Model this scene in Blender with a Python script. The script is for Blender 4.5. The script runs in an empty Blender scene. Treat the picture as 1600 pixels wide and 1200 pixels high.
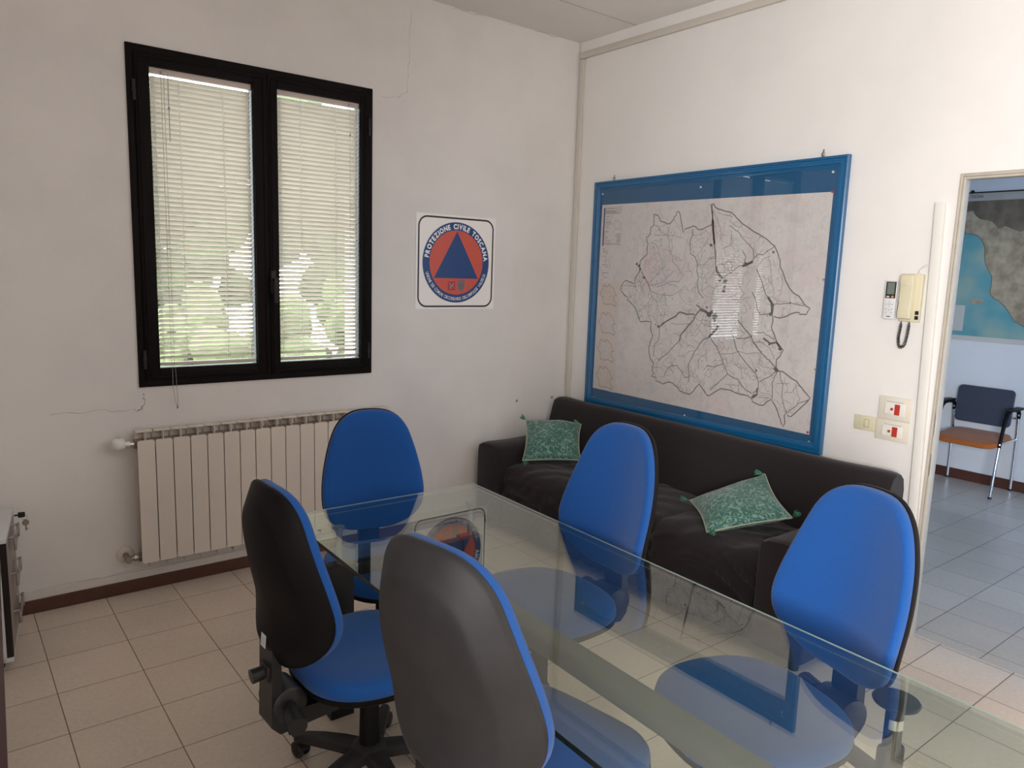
import bpy, bmesh, math, random
from mathutils import Vector, Matrix
from mathutils import noise as mnoise
PI = math.pi
scene = bpy.context.scene
COL = scene.collection
random.seed(7)

# ------------------------------------------------------------------ helpers
def link(o, parent=None):
    COL.objects.link(o)
    if parent is not None:
        o.parent = parent
    return o

def obj(name, bm, mat, parent=None, smooth=None):
    me = bpy.data.meshes.new(name)
    bmesh.ops.recalc_face_normals(bm, faces=bm.faces)
    bm.to_mesh(me); bm.free()
    for m in (mat if isinstance(mat, (list, tuple)) else [mat]):
        me.materials.append(m)
    if smooth is not None:
        for p in me.polygons: p.use_smooth = True
        me.set_sharp_from_angle(angle=math.radians(smooth))
    return link(bpy.data.objects.new(name, me), parent)

def tag(o, label, cat, group=None):
    o['label'] = label; o['category'] = cat
    if group: o['group'] = group
    return o

def struct(o):
    o['kind'] = 'structure'; return o

def thing(name, label, cat, loc=(0, 0, 0), rz=0.0, group=None):
    o = bpy.data.objects.new(name, None); COL.objects.link(o)
    o.location = loc; o.rotation_euler = (0, 0, rz)
    o.empty_display_size = .1
    return tag(o, label, cat, group)

def B(): return bmesh.new()

def box(bm, x0, x1, y0, y1, z0, z1, bev=0, seg=2, M=None):
    r = bmesh.ops.create_cube(bm, size=1)
    vs = r['verts']
    S = Matrix.Translation(((x0+x1)/2, (y0+y1)/2, (z0+z1)/2)) @ Matrix.Diagonal((abs(x1-x0), abs(y1-y0), abs(z1-z0), 1))
    bmesh.ops.transform(bm, matrix=S, verts=vs)
    if bev:
        es = list({e for v in vs for e in v.link_edges})
        r = bmesh.ops.bevel(bm, geom=es, offset=bev, segments=seg, affect='EDGES', profile=.5)
        vs = list({v for f in r['faces'] for v in f.verts} | {v for v in vs if v.is_valid})
    if M is not None:
        bmesh.ops.transform(bm, matrix=M, verts=[v for v in vs if v.is_valid])
    return vs

def frame_from(d):
    d = Vector(d).normalized()
    a = Vector((0, 0, 1)) if abs(d.z) < .9 else Vector((1, 0, 0))
    u = d.cross(a).normalized(); v = d.cross(u)
    return u, v

def cyl(bm, p0, p1, r0, r1=None, seg=16, cap=True):
    r1 = r0 if r1 is None else r1
    p0 = Vector(p0); p1 = Vector(p1); u, v = frame_from(p1-p0)
    A = [bm.verts.new(p0+u*r0*math.cos(2*PI*i/seg)+v*r0*math.sin(2*PI*i/seg)) for i in range(seg)]
    C = [bm.verts.new(p1+u*r1*math.cos(2*PI*i/seg)+v*r1*math.sin(2*PI*i/seg)) for i in range(seg)]
    for i in range(seg):
        bm.faces.new((A[i], A[(i+1) % seg], C[(i+1) % seg], C[i]))
    if cap:
        bm.faces.new(A[::-1]); bm.faces.new(C)

def tube(bm, pts, r, seg=8, cap=True):
    pts = [Vector(p) for p in pts]; n = len(pts); rings = []
    u = None
    for i in range(n):
        d = (pts[min(i+1, n-1)]-pts[max(i-1, 0)]).normalized()
        if u is None: u, v = frame_from(d)
        else:
            u = (u-d*u.dot(d)).normalized(); v = d.cross(u)
        rr = r[i] if isinstance(r, (list, tuple)) else r
        rings.append([bm.verts.new(pts[i]+u*rr*math.cos(2*PI*k/seg)+v*rr*math.sin(2*PI*k/seg)) for k in range(seg)])
    for a, b in zip(rings, rings[1:]):
        for k in range(seg):
            bm.faces.new((a[k], a[(k+1) % seg], b[(k+1) % seg], b[k]))
    if cap:
        bm.faces.new(rings[0][::-1]); bm.faces.new(rings[-1])

def loft(bm, loops, cap=True, closed=True):
    R = [[bm.verts.new(p) for p in l] for l in loops]
    n = len(R[0])
    for a, b in zip(R, R[1:]):
        for k in range(n if closed else n-1):
            bm.faces.new((a[k], a[(k+1) % n], b[(k+1) % n], b[k]))
    if cap:
        bm.faces.new(R[0][::-1]); bm.faces.new(R[-1])
    return R

def lathe(bm, prof, M=None, seg=24):
    loops = []
    for r, z in prof:
        loops.append([Vector((r*math.cos(2*PI*i/seg), r*math.sin(2*PI*i/seg), z)) for i in range(seg)])
    if M is not None:
        loops = [[M @ p for p in l] for l in loops]
    loft(bm, loops)

def prism(bm, pts, f, h0, h1):
    a = [bm.verts.new(f(p[0], p[1], h0)) for p in pts]
    b = [bm.verts.new(f(p[0], p[1], h1)) for p in pts]
    n = len(pts)
    bm.faces.new(a[::-1]); bm.faces.new(b)
    for i in range(n):
        bm.faces.new((a[i], a[(i+1) % n], b[(i+1) % n], b[i]))

def rrect(w, h, r, n=5, cx=0, cy=0):
    out = []
    for (sx, sy, a0) in ((1, 1, 0), (-1, 1, 90), (-1, -1, 180), (1, -1, 270)):
        for i in range(n+1):
            a = math.radians(a0+90*i/n)
            out.append((cx+sx*(w/2-r)+r*math.cos(a), cy+sy*(h/2-r)+r*math.sin(a)))
    return out

def ribbon(bm, pts, w, f, h, closed=False, th=.0004):
    n = len(pts)
    if n < 2: return
    L = []
    for i in range(n):
        if closed: p, q = pts[i-1], pts[(i+1) % n]
        else: p, q = pts[max(i-1, 0)], pts[min(i+1, n-1)]
        dx, dy = q[0]-p[0], q[1]-p[1]; l = math.hypot(dx, dy) or 1
        nx, ny = -dy/l, dx/l
        ww = w[i] if isinstance(w, (list, tuple)) else w
        L.append((bm.verts.new(f(pts[i][0]+nx*ww/2, pts[i][1]+ny*ww/2, h)), bm.verts.new(f(pts[i][0]-nx*ww/2, pts[i][1]-ny*ww/2, h))))
    for i in range(n if closed else n-1):
        a, b = L[i], L[(i+1) % n]
        bm.faces.new((a[0], a[1], b[1], b[0]))

def flatpoly(bm, pts, f, h):
    bm.faces.new([bm.verts.new(f(p[0], p[1], h)) for p in pts])

_fontcache = {}
def glyph(ch, bold=0.0):
    k = (ch, bold)
    if k not in _fontcache:
        cu = bpy.data.curves.new('glyph', 'FONT'); cu.body = ch; cu.size = 1; cu.offset = bold; cu.resolution_u = 3
        ob = bpy.data.objects.new('glyph', cu); COL.objects.link(ob)
        dg = bpy.context.evaluated_depsgraph_get(); dg.update()
        me = bpy.data.meshes.new_from_object(ob.evaluated_get(dg))
        vs = [(v.co.x, v.co.y) for v in me.vertices]; fs = [tuple(p.vertices) for p in me.polygons]
        xs = [v[0] for v in vs] or [0, .25]
        _fontcache[k] = (vs, fs, min(xs), max(xs))
        COL.objects.unlink(ob); bpy.data.objects.remove(ob); bpy.data.curves.remove(cu); bpy.data.meshes.remove(me)
    return _fontcache[k]

def text_line(bm, s, x, y, size, f, h, bold=0.0, gap=.1, sx=1.0):
    for ch in s:
        if ch == ' ': x += size*.38*sx; continue
        vs, fs, a, b = glyph(ch, bold)
        V = [bm.verts.new(f(x+(vx-a)*size*sx, y+vy*size, h)) for vx, vy in vs]
        for q in fs: bm.faces.new([V[i] for i in q])
        x += (b-a)*size*sx+gap*size*sx
    return x

def text_arc(bm, s, R, a0, a1, size, f, h, bold=0.0, inward=False, gap=.1):
    # letters spread from angle a0 to a1 (degrees) on a circle of radius R (baseline)
    ws = []
    for ch in s:
        if ch == ' ': ws.append(.42)
        else:
            _, _, a, b = glyph(ch, bold); ws.append(b-a)
    tot = sum(ws)+gap*(len(s)-1)
    A0, A1 = math.radians(a0), math.radians(a1); k = (A1-A0)/tot; t = 0
    stretch = abs(k)*R/size
    for ch, w in zip(s, ws):
        if ch != ' ':
            vs, fs, a, b = glyph(ch, bold)
            am = A0+k*(t+w/2)
            V = []
            for vx, vy in vs:
                lx = (vx-(a+b)/2)*size*stretch; ly = vy*size
                if not inward: # tops outward, clockwise reading
                    ex, ey = math.sin(am), -math.cos(am); ux, uy = math.cos(am), math.sin(am)
                else:
                    ex, ey = -math.sin(am), math.cos(am); ux, uy = -math.cos(am), -math.sin(am)
                V.append(bm.verts.new(f(R*math.cos(am)+lx*ex+ly*ux, R*math.sin(am)+lx*ey+ly*uy, h)))
            for q in fs: bm.faces.new([V[i] for i in q])
        t += w+gap

# ------------------------------------------------------------------ materials
def nodemat(name):
    m = bpy.data.materials.new(name); m.use_nodes = True
    nt = m.node_tree; nt.nodes.clear()
    out = nt.nodes.new('ShaderNodeOutputMaterial')
    return m, nt, out

def mat(name, col, rough=.5, metal=0, spec=.5, var=0.0, vscale=8, bump=0.0, bscale=200, sheen=0, coat=0, trans=0, alpha=1):
    m, nt, out = nodemat(name)
    b = nt.nodes.new('ShaderNodeBsdfPrincipled')
    b.inputs['Base Color'].default_value = (*col, 1)
    b.inputs['Roughness'].default_value = rough
    b.inputs['Metallic'].default_value = metal
    b.inputs['Specular IOR Level'].default_value = spec
    b.inputs['Sheen Weight'].default_value = sheen
    b.inputs['Coat Weight'].default_value = coat
    b.inputs['Coat Roughness'].default_value = .1
    if trans:
        b.inputs['Transmission Weight'].default_value = trans
    geo = nt.nodes.new('ShaderNodeTexCoord')
    if var:
        n = nt.nodes.new('ShaderNodeTexNoise'); n.inputs['Scale'].default_value = vscale; n.inputs['Detail'].default_value = 5
        nt.links.new(geo.outputs['Object'], n.inputs['Vector'])
        mx = nt.nodes.new('ShaderNodeMix'); mx.data_type = 'RGBA'
        mx.inputs[6].default_value = (*[c*(1-var) for c in col], 1); mx.inputs[7].default_value = (*[min(1, c*(1+var)) for c in col], 1)
        nt.links.new(n.outputs['Fac'], mx.inputs[0]); nt.links.new(mx.outputs[2], b.inputs['Base Color'])
    if bump:
        n2 = nt.nodes.new('ShaderNodeTexNoise'); n2.inputs['Scale'].default_value = bscale; n2.inputs['Detail'].default_value = 3
        nt.links.new(geo.outputs['Object'], n2.inputs['Vector'])
        bp = nt.nodes.new('ShaderNodeBump'); bp.inputs['Strength'].default_value = bump; bp.inputs['Distance'].default_value = .002
        nt.links.new(n2.outputs['Fac'], bp.inputs['Height']); nt.links.new(bp.outputs['Normal'], b.inputs['Normal'])
    nt.links.new(b.outputs[0], out.inputs[0])
    return m

def glassmat(name, tint, ior=1.5, extra=0.0, power=5):
    # thin pane: clear with a tint, mirror by Fresnel
    m, nt, out = nodemat(name)
    t = nt.nodes.new('ShaderNodeBsdfTransparent'); t.inputs[0].default_value = (*tint, 1)
    g = nt.nodes.new('ShaderNodeBsdfGlossy'); g.inputs['Roughness'].default_value = 0.0
    # two-sided Schlick reflectance of one glass surface
    lw = nt.nodes.new('ShaderNodeLayerWeight'); lw.inputs[0].default_value = .5
    pw = nt.nodes.new('ShaderNodeMath'); pw.operation = 'POWER'; pw.inputs[1].default_value = power
    nt.links.new(lw.outputs['Facing'], pw.inputs[0])
    f0 = ((ior-1)/(ior+1))**2
    fr = nt.nodes.new('ShaderNodeMath'); fr.operation = 'MULTIPLY_ADD'; fr.inputs[1].default_value = 1-f0; fr.inputs[2].default_value = f0
    nt.links.new(pw.outputs[0], fr.inputs[0])
    mx = nt.nodes.new('ShaderNodeMixShader')
    if extra:
        ad = nt.nodes.new('ShaderNodeMath'); ad.operation = 'ADD'; ad.inputs[1].default_value = extra; ad.use_clamp = True
        nt.links.new(fr.outputs[0], ad.inputs[0]); nt.links.new(ad.outputs[0], mx.inputs[0])
    else:
        nt.links.new(fr.outputs[0], mx.inputs[0])
    nt.links.new(t.outputs[0], mx.inputs[1]); nt.links.new(g.outputs[0], mx.inputs[2])
    nt.links.new(mx.outputs[0], out.inputs[0])
    return m

def wallmat(name, col, dirt=.06):
    m, nt, out = nodemat(name)
    b = nt.nodes.new('ShaderNodeBsdfPrincipled'); b.inputs['Roughness'].default_value = .85; b.inputs['Specular IOR Level'].default_value = .25
    g = nt.nodes.new('ShaderNodeNewGeometry')
    n = nt.nodes.new('ShaderNodeTexNoise'); n.inputs['Scale'].default_value = 1.7; n.inputs['Detail'].default_value = 8; n.inputs['Roughness'].default_value = .6
    nt.links.new(g.outputs['Position'], n.inputs['Vector'])
    cr = nt.nodes.new('ShaderNodeValToRGB')
    cr.color_ramp.elements[0].position = .3; cr.color_ramp.elements[0].color = (*[c*(1-dirt) for c in col], 1)
    cr.color_ramp.elements[1].position = .6; cr.color_ramp.elements[1].color = (*col, 1)
    nt.links.new(n.outputs['Fac'], cr.inputs[0]); nt.links.new(cr.outputs[0], b.inputs['Base Color'])
    n2 = nt.nodes.new('ShaderNodeTexNoise'); n2.inputs['Scale'].default_value = 45; n2.inputs['Detail'].default_value = 4
    nt.links.new(g.outputs['Position'], n2.inputs['Vector'])
    bp = nt.nodes.new('ShaderNodeBump'); bp.inputs['Strength'].default_value = .12; bp.inputs['Distance'].default_value = .004
    nt.links.new(n2.outputs['Fac'], bp.inputs['Height']); nt.links.new(bp.outputs[0], b.inputs['Normal'])
    nt.links.new(b.outputs[0], out.inputs[0])
    return m

def tilemat(name, ox, oy, px, py, col, grout, rough=.35, rot=0.0):
    m, nt, out = nodemat(name)
    b = nt.nodes.new('ShaderNodeBsdfPrincipled')
    g = nt.nodes.new('ShaderNodeNewGeometry')
    mp = nt.nodes.new('ShaderNodeMapping'); mp.vector_type = 'TEXTURE'
    mp.inputs['Location'].default_value = (ox, oy, 0); mp.inputs['Rotation'].default_value = (0, 0, rot)
    nt.links.new(g.outputs['Position'], mp.inputs['Vector'])
    br = nt.nodes.new('ShaderNodeTexBrick'); br.offset = 0; br.squash = 1
    br.inputs['Scale'].default_value = 1; br.inputs['Brick Width'].default_value = px; br.inputs['Row Height'].default_value = py
    br.inputs['Mortar Size'].default_value = .0022; br.inputs['Mortar Smooth'].default_value = .3; br.inputs['Bias'].default_value = -.2
    br.inputs['Color1'].default_value = (*[c*.95 for c in col], 1); br.inputs['Color2'].default_value = (*[c*1.05 for c in col], 1)
    br.inputs['Mortar'].default_value = (*grout, 1)
    nt.links.new(mp.outputs[0], br.inputs['Vector'])
    n = nt.nodes.new('ShaderNodeTexNoise'); n.inputs['Scale'].default_value = 60; n.inputs['Detail'].default_value = 4
    nt.links.new(g.outputs['Position'], n.inputs['Vector'])
    n3 = nt.nodes.new('ShaderNodeTexNoise'); n3.inputs['Scale'].default_value = 2.2; n3.inputs['Detail'].default_value = 4
    nt.links.new(g.outputs['Position'], n3.inputs['Vector'])
    ad = nt.nodes.new('ShaderNodeMath'); ad.operation = 'ADD'
    nt.links.new(n.outputs['Fac'], ad.inputs[0]); nt.links.new(n3.outputs['Fac'], ad.inputs[1])
    mr = nt.nodes.new('ShaderNodeMapRange'); mr.inputs[1].default_value = .6; mr.inputs[2].default_value = 1.4; mr.inputs[3].default_value = .88; mr.inputs[4].default_value = 1.1
    nt.links.new(ad.outputs[0], mr.inputs[0])
    mu = nt.nodes.new('ShaderNodeMix'); mu.data_type = 'RGBA'; mu.blend_type = 'MULTIPLY'; mu.inputs[0].default_value = 1
    nt.links.new(br.outputs['Color'], mu.inputs[6]); nt.links.new(mr.outputs[0], mu.inputs[7])
    nt.links.new(mu.outputs[2], b.inputs['Base Color'])
    b.inputs['Roughness'].default_value = rough; b.inputs['Specular IOR Level'].default_value = .45
    bp = nt.nodes.new('ShaderNodeBump'); bp.inputs['Strength'].default_value = .4; bp.inputs['Distance'].default_value = .002; bp.invert = True
    nt.links.new(br.outputs['Fac'], bp.inputs['Height']); nt.links.new(bp.outputs[0], b.inputs['Normal'])
    nt.links.new(b.outputs[0], out.inputs[0])
    return m

def fabricmat(name, col, scale=900, bump=.35, var=.12, rough=.9, sheen=.2):
    m = mat(name, col, rough=rough, spec=.2, var=var, vscale=scale*.5, bump=bump, bscale=scale, sheen=sheen)
    return m

M_WALL = wallmat('wall_paint', (.80, .775, .755))
M_WALL_B = wallmat('window_wall_paint', (.80, .775, .755), .09)
M_WALL2 = wallmat('hall_paint', (.72, .76, .82))
M_WALLF = wallmat('front_wall_darkened', (.42, .41, .40))  # unseen wall, darkened to cut the light it bounces into the room
M_CEIL = wallmat('ceiling_paint', (.78, .755, .735), .05)
M_TRIM = mat('trunking_cream', (.62, .58, .51), .5)
M_WHITE_TRIM = mat('white_trunking', (.74, .72, .68), .5, var=.05, vscale=6)
M_DOORFRAME = mat('door_frame_paint', (.50, .455, .385), .5, var=.14, vscale=20)
M_GROOVE = mat('dark_groove', (.30, .25, .19), .8, var=.3, vscale=40)  # mottled brown, darker than the frame paint
M_TILE = tilemat('beige_tiles', -2.968, -.216-.2985*40, .2985, .2985, (.72, .61, .515), (.21, .155, .12))
M_TILE2 = tilemat('hall_tiles', .13, -2.706-.2985*20, .2985, .2955, (.58, .52, .465), (.19, .15, .125), rough=.28)
M_BASE = mat('brown_baseboard', (.085, .03, .02), .35, var=.25, vscale=25)
M_STEP = mat('plaster_step', (.70, .66, .62), .8, var=.05, vscale=12)
M_CRACK = mat('crack_dark', (.42, .375, .34), .9)
M_FRAME = mat('dark_brown_aluminium', (.0070, .0045, .0042), .6, spec=.12)
M_GASKET = mat('black_gasket', (.006, .005, .005), .6)
M_PANE = glassmat('window_glass', (.95, .97, .96))
M_SLAT = mat('cream_slat', (.66, .61, .53), .45, spec=.3)
M_HEADRAIL = mat('beige_headrail', (.62, .53, .48), .5)
M_CORD = mat('pale_cord', (.85, .85, .80), .8)
M_CORD_G = mat('grey_cord', (.33, .31, .29), .8)
M_RAD = mat('radiator_enamel', (.71, .64, .565), .4, var=.03, vscale=6)
M_RADDARK = mat('radiator_core_shade', (.20, .165, .14), .6)  # darker than the enamel: shade inside the openings put into the colour
M_VALVE_W = mat('valve_white', (.78, .77, .74), .35)
M_CHROME = mat('chrome', (.75, .75, .76), .12, metal=1)
M_STEEL = mat('brushed_steel', (.52, .51, .50), .35, metal=1)
M_BRASS = mat('dull_nickel', (.35, .33, .30), .4, metal=1)
M_BLUE = fabricmat('blue_chair_fabric', (.011, .086, .33), 700, .5, .22)
M_BLACKPL = mat('black_plastic', (.007, .006, .0065), .48, spec=.13, bump=.25, bscale=600, var=.25, vscale=7)
M_BLACKPL2 = mat('worn_black_plastic', (.026, .0245, .0255), .52, spec=.36, bump=.35, bscale=500, var=.35, vscale=12)
M_BLACK = mat('matt_black', (.007, .007, .008), .5)
M_NYLON = mat('black_nylon', (.014, .013, .014), .4, bump=.1, bscale=300)
M_STICKER = mat('white_sticker', (.72, .75, .78), .5)
M_STICKER2 = mat('silver_sticker', (.62, .62, .62), .25, metal=.7)
M_TGLASS = glassmat('table_glass', (.885, .94, .89), 1.52, .045, 4)
M_TEDGE_D = mat('edge_dark_painted', (.006, .010, .009), .25)
M_TEDGE = mat('edge_glint_paint', (.42, .53, .47), .2, spec=.6)
M_BEAM = mat('grey_beam', (.13, .13, .12), .5, metal=.2)
M_SOFA = fabricmat('dark_slipcover', (.0225, .0172, .0190), 600, .3, .15, .95, .15)
M_BOARD = mat('blue_lacquer', (.006, .105, .26), .28, coat=.4)
M_BOARDBACK = mat('blue_backing', (.008, .095, .225), .5)
M_MAPGLASS = glassmat('map_glass', (.985, .985, .985), 1.45)
M_INK = mat('map_ink', (.17, .16, .155), .9)
M_INK2 = mat('map_ink_light', (.30, .285, .275), .9)
M_INK3 = mat('map_ink_heavy', (.14, .13, .125), .9)
M_LEGBG = mat('legend_tint', (.60, .53, .51), .8)
M_LEGBAR = mat('legend_bar', (.05, .09, .17), .7)
M_INSET = mat('inset_tint', (.66, .59, .555), .8)
M_PIN = mat('white_pin', (.75, .75, .74), .3)
M_PINR = mat('red_pin', (.55, .03, .04), .3)
M_SIGNW = mat('sign_white', (.93, .90, .87), .35)
M_SIGNB = mat('sign_blue', (.010, .055, .20), .4)
M_SIGNO = mat('sign_orange', (.62, .095, .055), .4)
M_SIGNK = mat('sign_black', (.010, .010, .010), .4)
M_SIGNT = mat('sign_letters', (.95, .94, .92), .4)
M_CREAMPL = mat('ivory_plastic', (.66, .61, .44), .4)
M_PLATE = mat('switch_plate', (.72, .67, .57), .4)
M_KEYCAP = mat('switch_white', (.76, .74, .69), .35)
M_RED = mat('switch_red', (.45, .04, .025), .4)
M_REMOTE = mat('remote_white', (.74, .74, .75), .35)
M_LCD = mat('lcd_grey_green', (.16, .19, .17), .2)
M_BTN = mat('button_grey', (.50, .51, .53), .4)
M_ORANGEBTN = mat('button_orange', (.65, .25, .08), .4)
M_DARKTXT = mat('dark_print', (.05, .05, .05), .6)
M_CAB = mat('white_laminate', (.66, .67, .68), .4)
M_DRAWER = mat('grey_brown_laminate', (.30, .25, .22), .45, var=.08, vscale=15)
M_WENGE = mat('wenge_edge', (.012, .008, .008), .4)
M_HANDLE = mat('satin_handle', (.42, .40, .38), .35, metal=.8)
M_MAROON = mat('maroon_desk', (.055, .018, .022), .35, var=.15, vscale=30)
M_GREYPL = mat('blue_grey_plastic', (.045, .055, .085), .38)
M_ORSEAT = fabricmat('rust_orange_fabric', (.42, .115, .02), 500, .4, .12)
M_RAIL = mat('map_rail', (.55, .55, .54), .4)
M_POSTBG = mat('poster_strip', (.42, .415, .40), .6)
M_NOTE = mat('pale_note', (.50, .52, .52), .7)
M_FOLIAGE = mat('foliage', (.055, .085, .022), .7, var=.5, vscale=3, bump=.6, bscale=20)
M_FOLIAGE2 = mat('pale_foliage', (.12, .15, .05), .7, var=.5, vscale=3, bump=.6, bscale=20)
M_BARK = mat('bark', (.09, .06, .04), .9)
M_PAVE = mat('outdoor_paving', (.34, .34, .34), .9, var=.1, vscale=2)
M_FUZZ = mat('blocker_white', (.75, .76, .78), .8)

def patternmat():
    m, nt, out = nodemat('green_brocade')
    b = nt.nodes.new('ShaderNodeBsdfPrincipled'); b.inputs['Roughness'].default_value = .5; b.inputs['Sheen Weight'].default_value = .3
    tc = nt.nodes.new('ShaderNodeTexCoord')
    n = nt.nodes.new('ShaderNodeTexNoise'); n.inputs['Scale'].default_value = 25; n.inputs['Detail'].default_value = 1.0; n.inputs['Distortion'].default_value = 1.6
    nt.links.new(tc.outputs['Object'], n.inputs['Vector'])
    s = nt.nodes.new('ShaderNodeMath'); s.operation = 'SUBTRACT'; s.inputs[1].default_value = .5
    nt.links.new(n.outputs['Fac'], s.inputs[0])
    a = nt.nodes.new('ShaderNodeMath'); a.operation = 'ABSOLUTE'; nt.links.new(s.outputs[0], a.inputs[0])
    cr = nt.nodes.new('ShaderNodeValToRGB'); cr.color_ramp.interpolation = 'EASE'
    cr.color_ramp.elements[0].position = .028; cr.color_ramp.elements[0].color = (.20, .34, .275, 1)
    cr.color_ramp.elements[1].position = .050; cr.color_ramp.elements[1].color = (.027, .128, .103, 1)
    nt.links.new(a.outputs[0], cr.inputs[0]); nt.links.new(cr.outputs[0], b.inputs['Base Color'])
    bp = nt.nodes.new('ShaderNodeBump'); bp.inputs['Strength'].default_value = .3; bp.inputs['Distance'].default_value = .002; bp.invert = True
    nt.links.new(a.outputs[0], bp.inputs['Height']); nt.links.new(bp.outputs[0], b.inputs['Normal'])
    nt.links.new(b.outputs[0], out.inputs[0]); return m
M_BROCADE = patternmat()
M_PIPING = mat('pale_piping', (.42, .46, .33), .8)
M_TASSEL = mat('green_tassel', (.06, .22, .15), .8, var=.3, vscale=120)

def mapmat():
    m, nt, out = nodemat('map_paper')
    b = nt.nodes.new('ShaderNodeBsdfPrincipled'); b.inputs['Roughness'].default_value = .6; b.inputs['Specular IOR Level'].default_value = .2
    g = nt.nodes.new('ShaderNodeNewGeometry')
    n = nt.nodes.new('ShaderNodeTexNoise'); n.inputs['Scale'].default_value = 10; n.inputs['Detail'].default_value = 9; n.inputs['Roughness'].default_value = .7; n.inputs['Distortion'].default_value = .7
    nt.links.new(g.outputs['Position'], n.inputs['Vector'])
    cr = nt.nodes.new('ShaderNodeValToRGB'); e = cr.color_ramp.elements
    e[0].position = .30; e[0].color = (.60, .575, .57, 1)
    e[1].position = .52; e[1].color = (.70, .665, .66, 1)
    nt.links.new(n.outputs['Fac'], cr.inputs[0])
    n2 = nt.nodes.new('ShaderNodeTexNoise'); n2.inputs['Scale'].default_value = 5; n2.inputs['Detail'].default_value = 2
    nt.links.new(g.outputs['Position'], n2.inputs['Vector'])
    c2 = nt.nodes.new('ShaderNodeValToRGB'); c2.color_ramp.elements[0].position = .45; c2.color_ramp.elements[0].color = (1, 1, 1, 1)
    c2.color_ramp.elements[1].position = .75; c2.color_ramp.elements[1].color = (1, .93, .93, 1)
    nt.links.new(n2.outputs['Fac'], c2.inputs[0])
    # faint grey contour scribbles
    n3 = nt.nodes.new('ShaderNodeTexNoise'); n3.inputs['Scale'].default_value = 22; n3.inputs['Detail'].default_value = 3
    nt.links.new(g.outputs['Position'], n3.inputs['Vector'])
    s = nt.nodes.new('ShaderNodeMath'); s.operation = 'SUBTRACT'; s.inputs[1].default_value = .5; nt.links.new(n3.outputs['Fac'], s.inputs[0])
    a = nt.nodes.new('ShaderNodeMath'); a.operation = 'ABSOLUTE'; nt.links.new(s.outputs[0], a.inputs[0])
    c3 = nt.nodes.new('ShaderNodeValToRGB'); c3.color_ramp.elements[0].position = 0; c3.color_ramp.elements[0].color = (.88, .88, .88, 1)
    c3.color_ramp.elements[1].position = .022; c3.color_ramp.elements[1].color = (1, 1, 1, 1)
    nt.links.new(a.outputs[0], c3.inputs[0])
    x = nt.nodes.new('ShaderNodeMix'); x.data_type = 'RGBA'; x.blend_type = 'MULTIPLY'; x.inputs[0].default_value = 1
    nt.links.new(cr.outputs[0], x.inputs[6]); nt.links.new(c2.outputs[0], x.inputs[7])
    y = nt.nodes.new('ShaderNodeMix'); y.data_type = 'RGBA'; y.blend_type = 'MULTIPLY'; y.inputs[0].default_value = 1
    nt.links.new(x.outputs[2], y.inputs[6]); nt.links.new(c3.outputs[0], y.inputs[7])
    nt.links.new(y.outputs[2], b.inputs['Base Color']); nt.links.new(b.outputs[0], out.inputs[0]); return m
M_MAP = mapmat()

def noisy(name, c0, c1, scale, detail=6, p0=.35, p1=.65, rough=.6):
    m, nt, out = nodemat(name)
    b = nt.nodes.new('ShaderNodeBsdfPrincipled'); b.inputs['Roughness'].default_value = rough
    g = nt.nodes.new('ShaderNodeNewGeometry')
    n = nt.nodes.new('ShaderNodeTexNoise'); n.inputs['Scale'].default_value = scale; n.inputs['Detail'].default_value = detail
    nt.links.new(g.outputs['Position'], n.inputs['Vector'])
    cr = nt.nodes.new('ShaderNodeValToRGB'); cr.color_ramp.elements[0].position = p0; cr.color_ramp.elements[0].color = (*c0, 1)
    cr.color_ramp.elements[1].position = p1; cr.color_ramp.elements[1].color = (*c1, 1)
    nt.links.new(n.outputs['Fac'], cr.inputs[0]); nt.links.new(cr.outputs[0], b.inputs['Base Color'])
    nt.links.new(b.outputs[0], out.inputs[0]); return m
M_SEA = noisy('map_sea', (.05, .30, .40), (.26, .40, .38), 3.0, 2)
M_LAND = noisy('map_land', (.25, .21, .15), (.42, .37, .28), 14, 8)
M_LANDN = noisy('map_land_far', (.115, .095, .07), (.20, .17, .125), 9, 8)

# ------------------------------------------------------------------ camera
C = Vector((-3.5517, -3.9016, 1.6449)); YAW, PIT, ROL, FPX = .6652, -.1518, .0334, 1164.27
Fw = Vector((math.sin(YAW)*math.cos(PIT), math.cos(YAW)*math.cos(PIT), math.sin(PIT)))
rt = Vector((math.cos(YAW), -math.sin(YAW), 0)); up = rt.cross(Fw)
Rv = rt*math.cos(ROL)+up*math.sin(ROL); Uv = -rt*math.sin(ROL)+up*math.cos(ROL)
cd = bpy.data.cameras.new('camera'); cd.sensor_width = 36; cd.sensor_fit = 'HORIZONTAL'; cd.lens = FPX/1600*36; cd.clip_start = .05
cam = bpy.data.objects.new('camera', cd); COL.objects.link(cam)
cam.matrix_world = Matrix(((Rv.x, Uv.x, -Fw.x, C.x), (Rv.y, Uv.y, -Fw.y, C.y), (Rv.z, Uv.z, -Fw.z, C.z), (0, 0, 0, 1)))
scene.camera = cam

# ------------------------------------------------------------------ room shell
H = 3.153
XL, YF = -5.2, -7.2          # unseen left and front walls
WX0, WX1, WZ0, WZ1 = -2.779, -1.543, 1.025, 2.605
bm = B(); box(bm, XL-.2, .04, YF-.2, .3, -.1, 0); struct(obj('floor', bm, M_TILE))
bm = B(); box(bm, .04, 3.5, YF-.2, 2.0, -.1, 0); struct(obj('floor_hall', bm, M_TILE2))
bm = B(); box(bm, XL-.2, .04, YF-.2, .3, H, H+.1); ceil = struct(obj('ceiling', bm, M_CEIL))
bm = B(); box(bm, .04, 3.5, YF-.2, 2.0, H, H+.1); struct(obj('ceiling_hall', bm, M_CEIL))
bm = B()
for k in range(0, 5):
    y = -.507-k*1.2
    box(bm, XL, -.0, y-.0022, y+.0022, H-.0012, H+.001)
obj('panel_joint', bm, M_CRACK, ceil)
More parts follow.
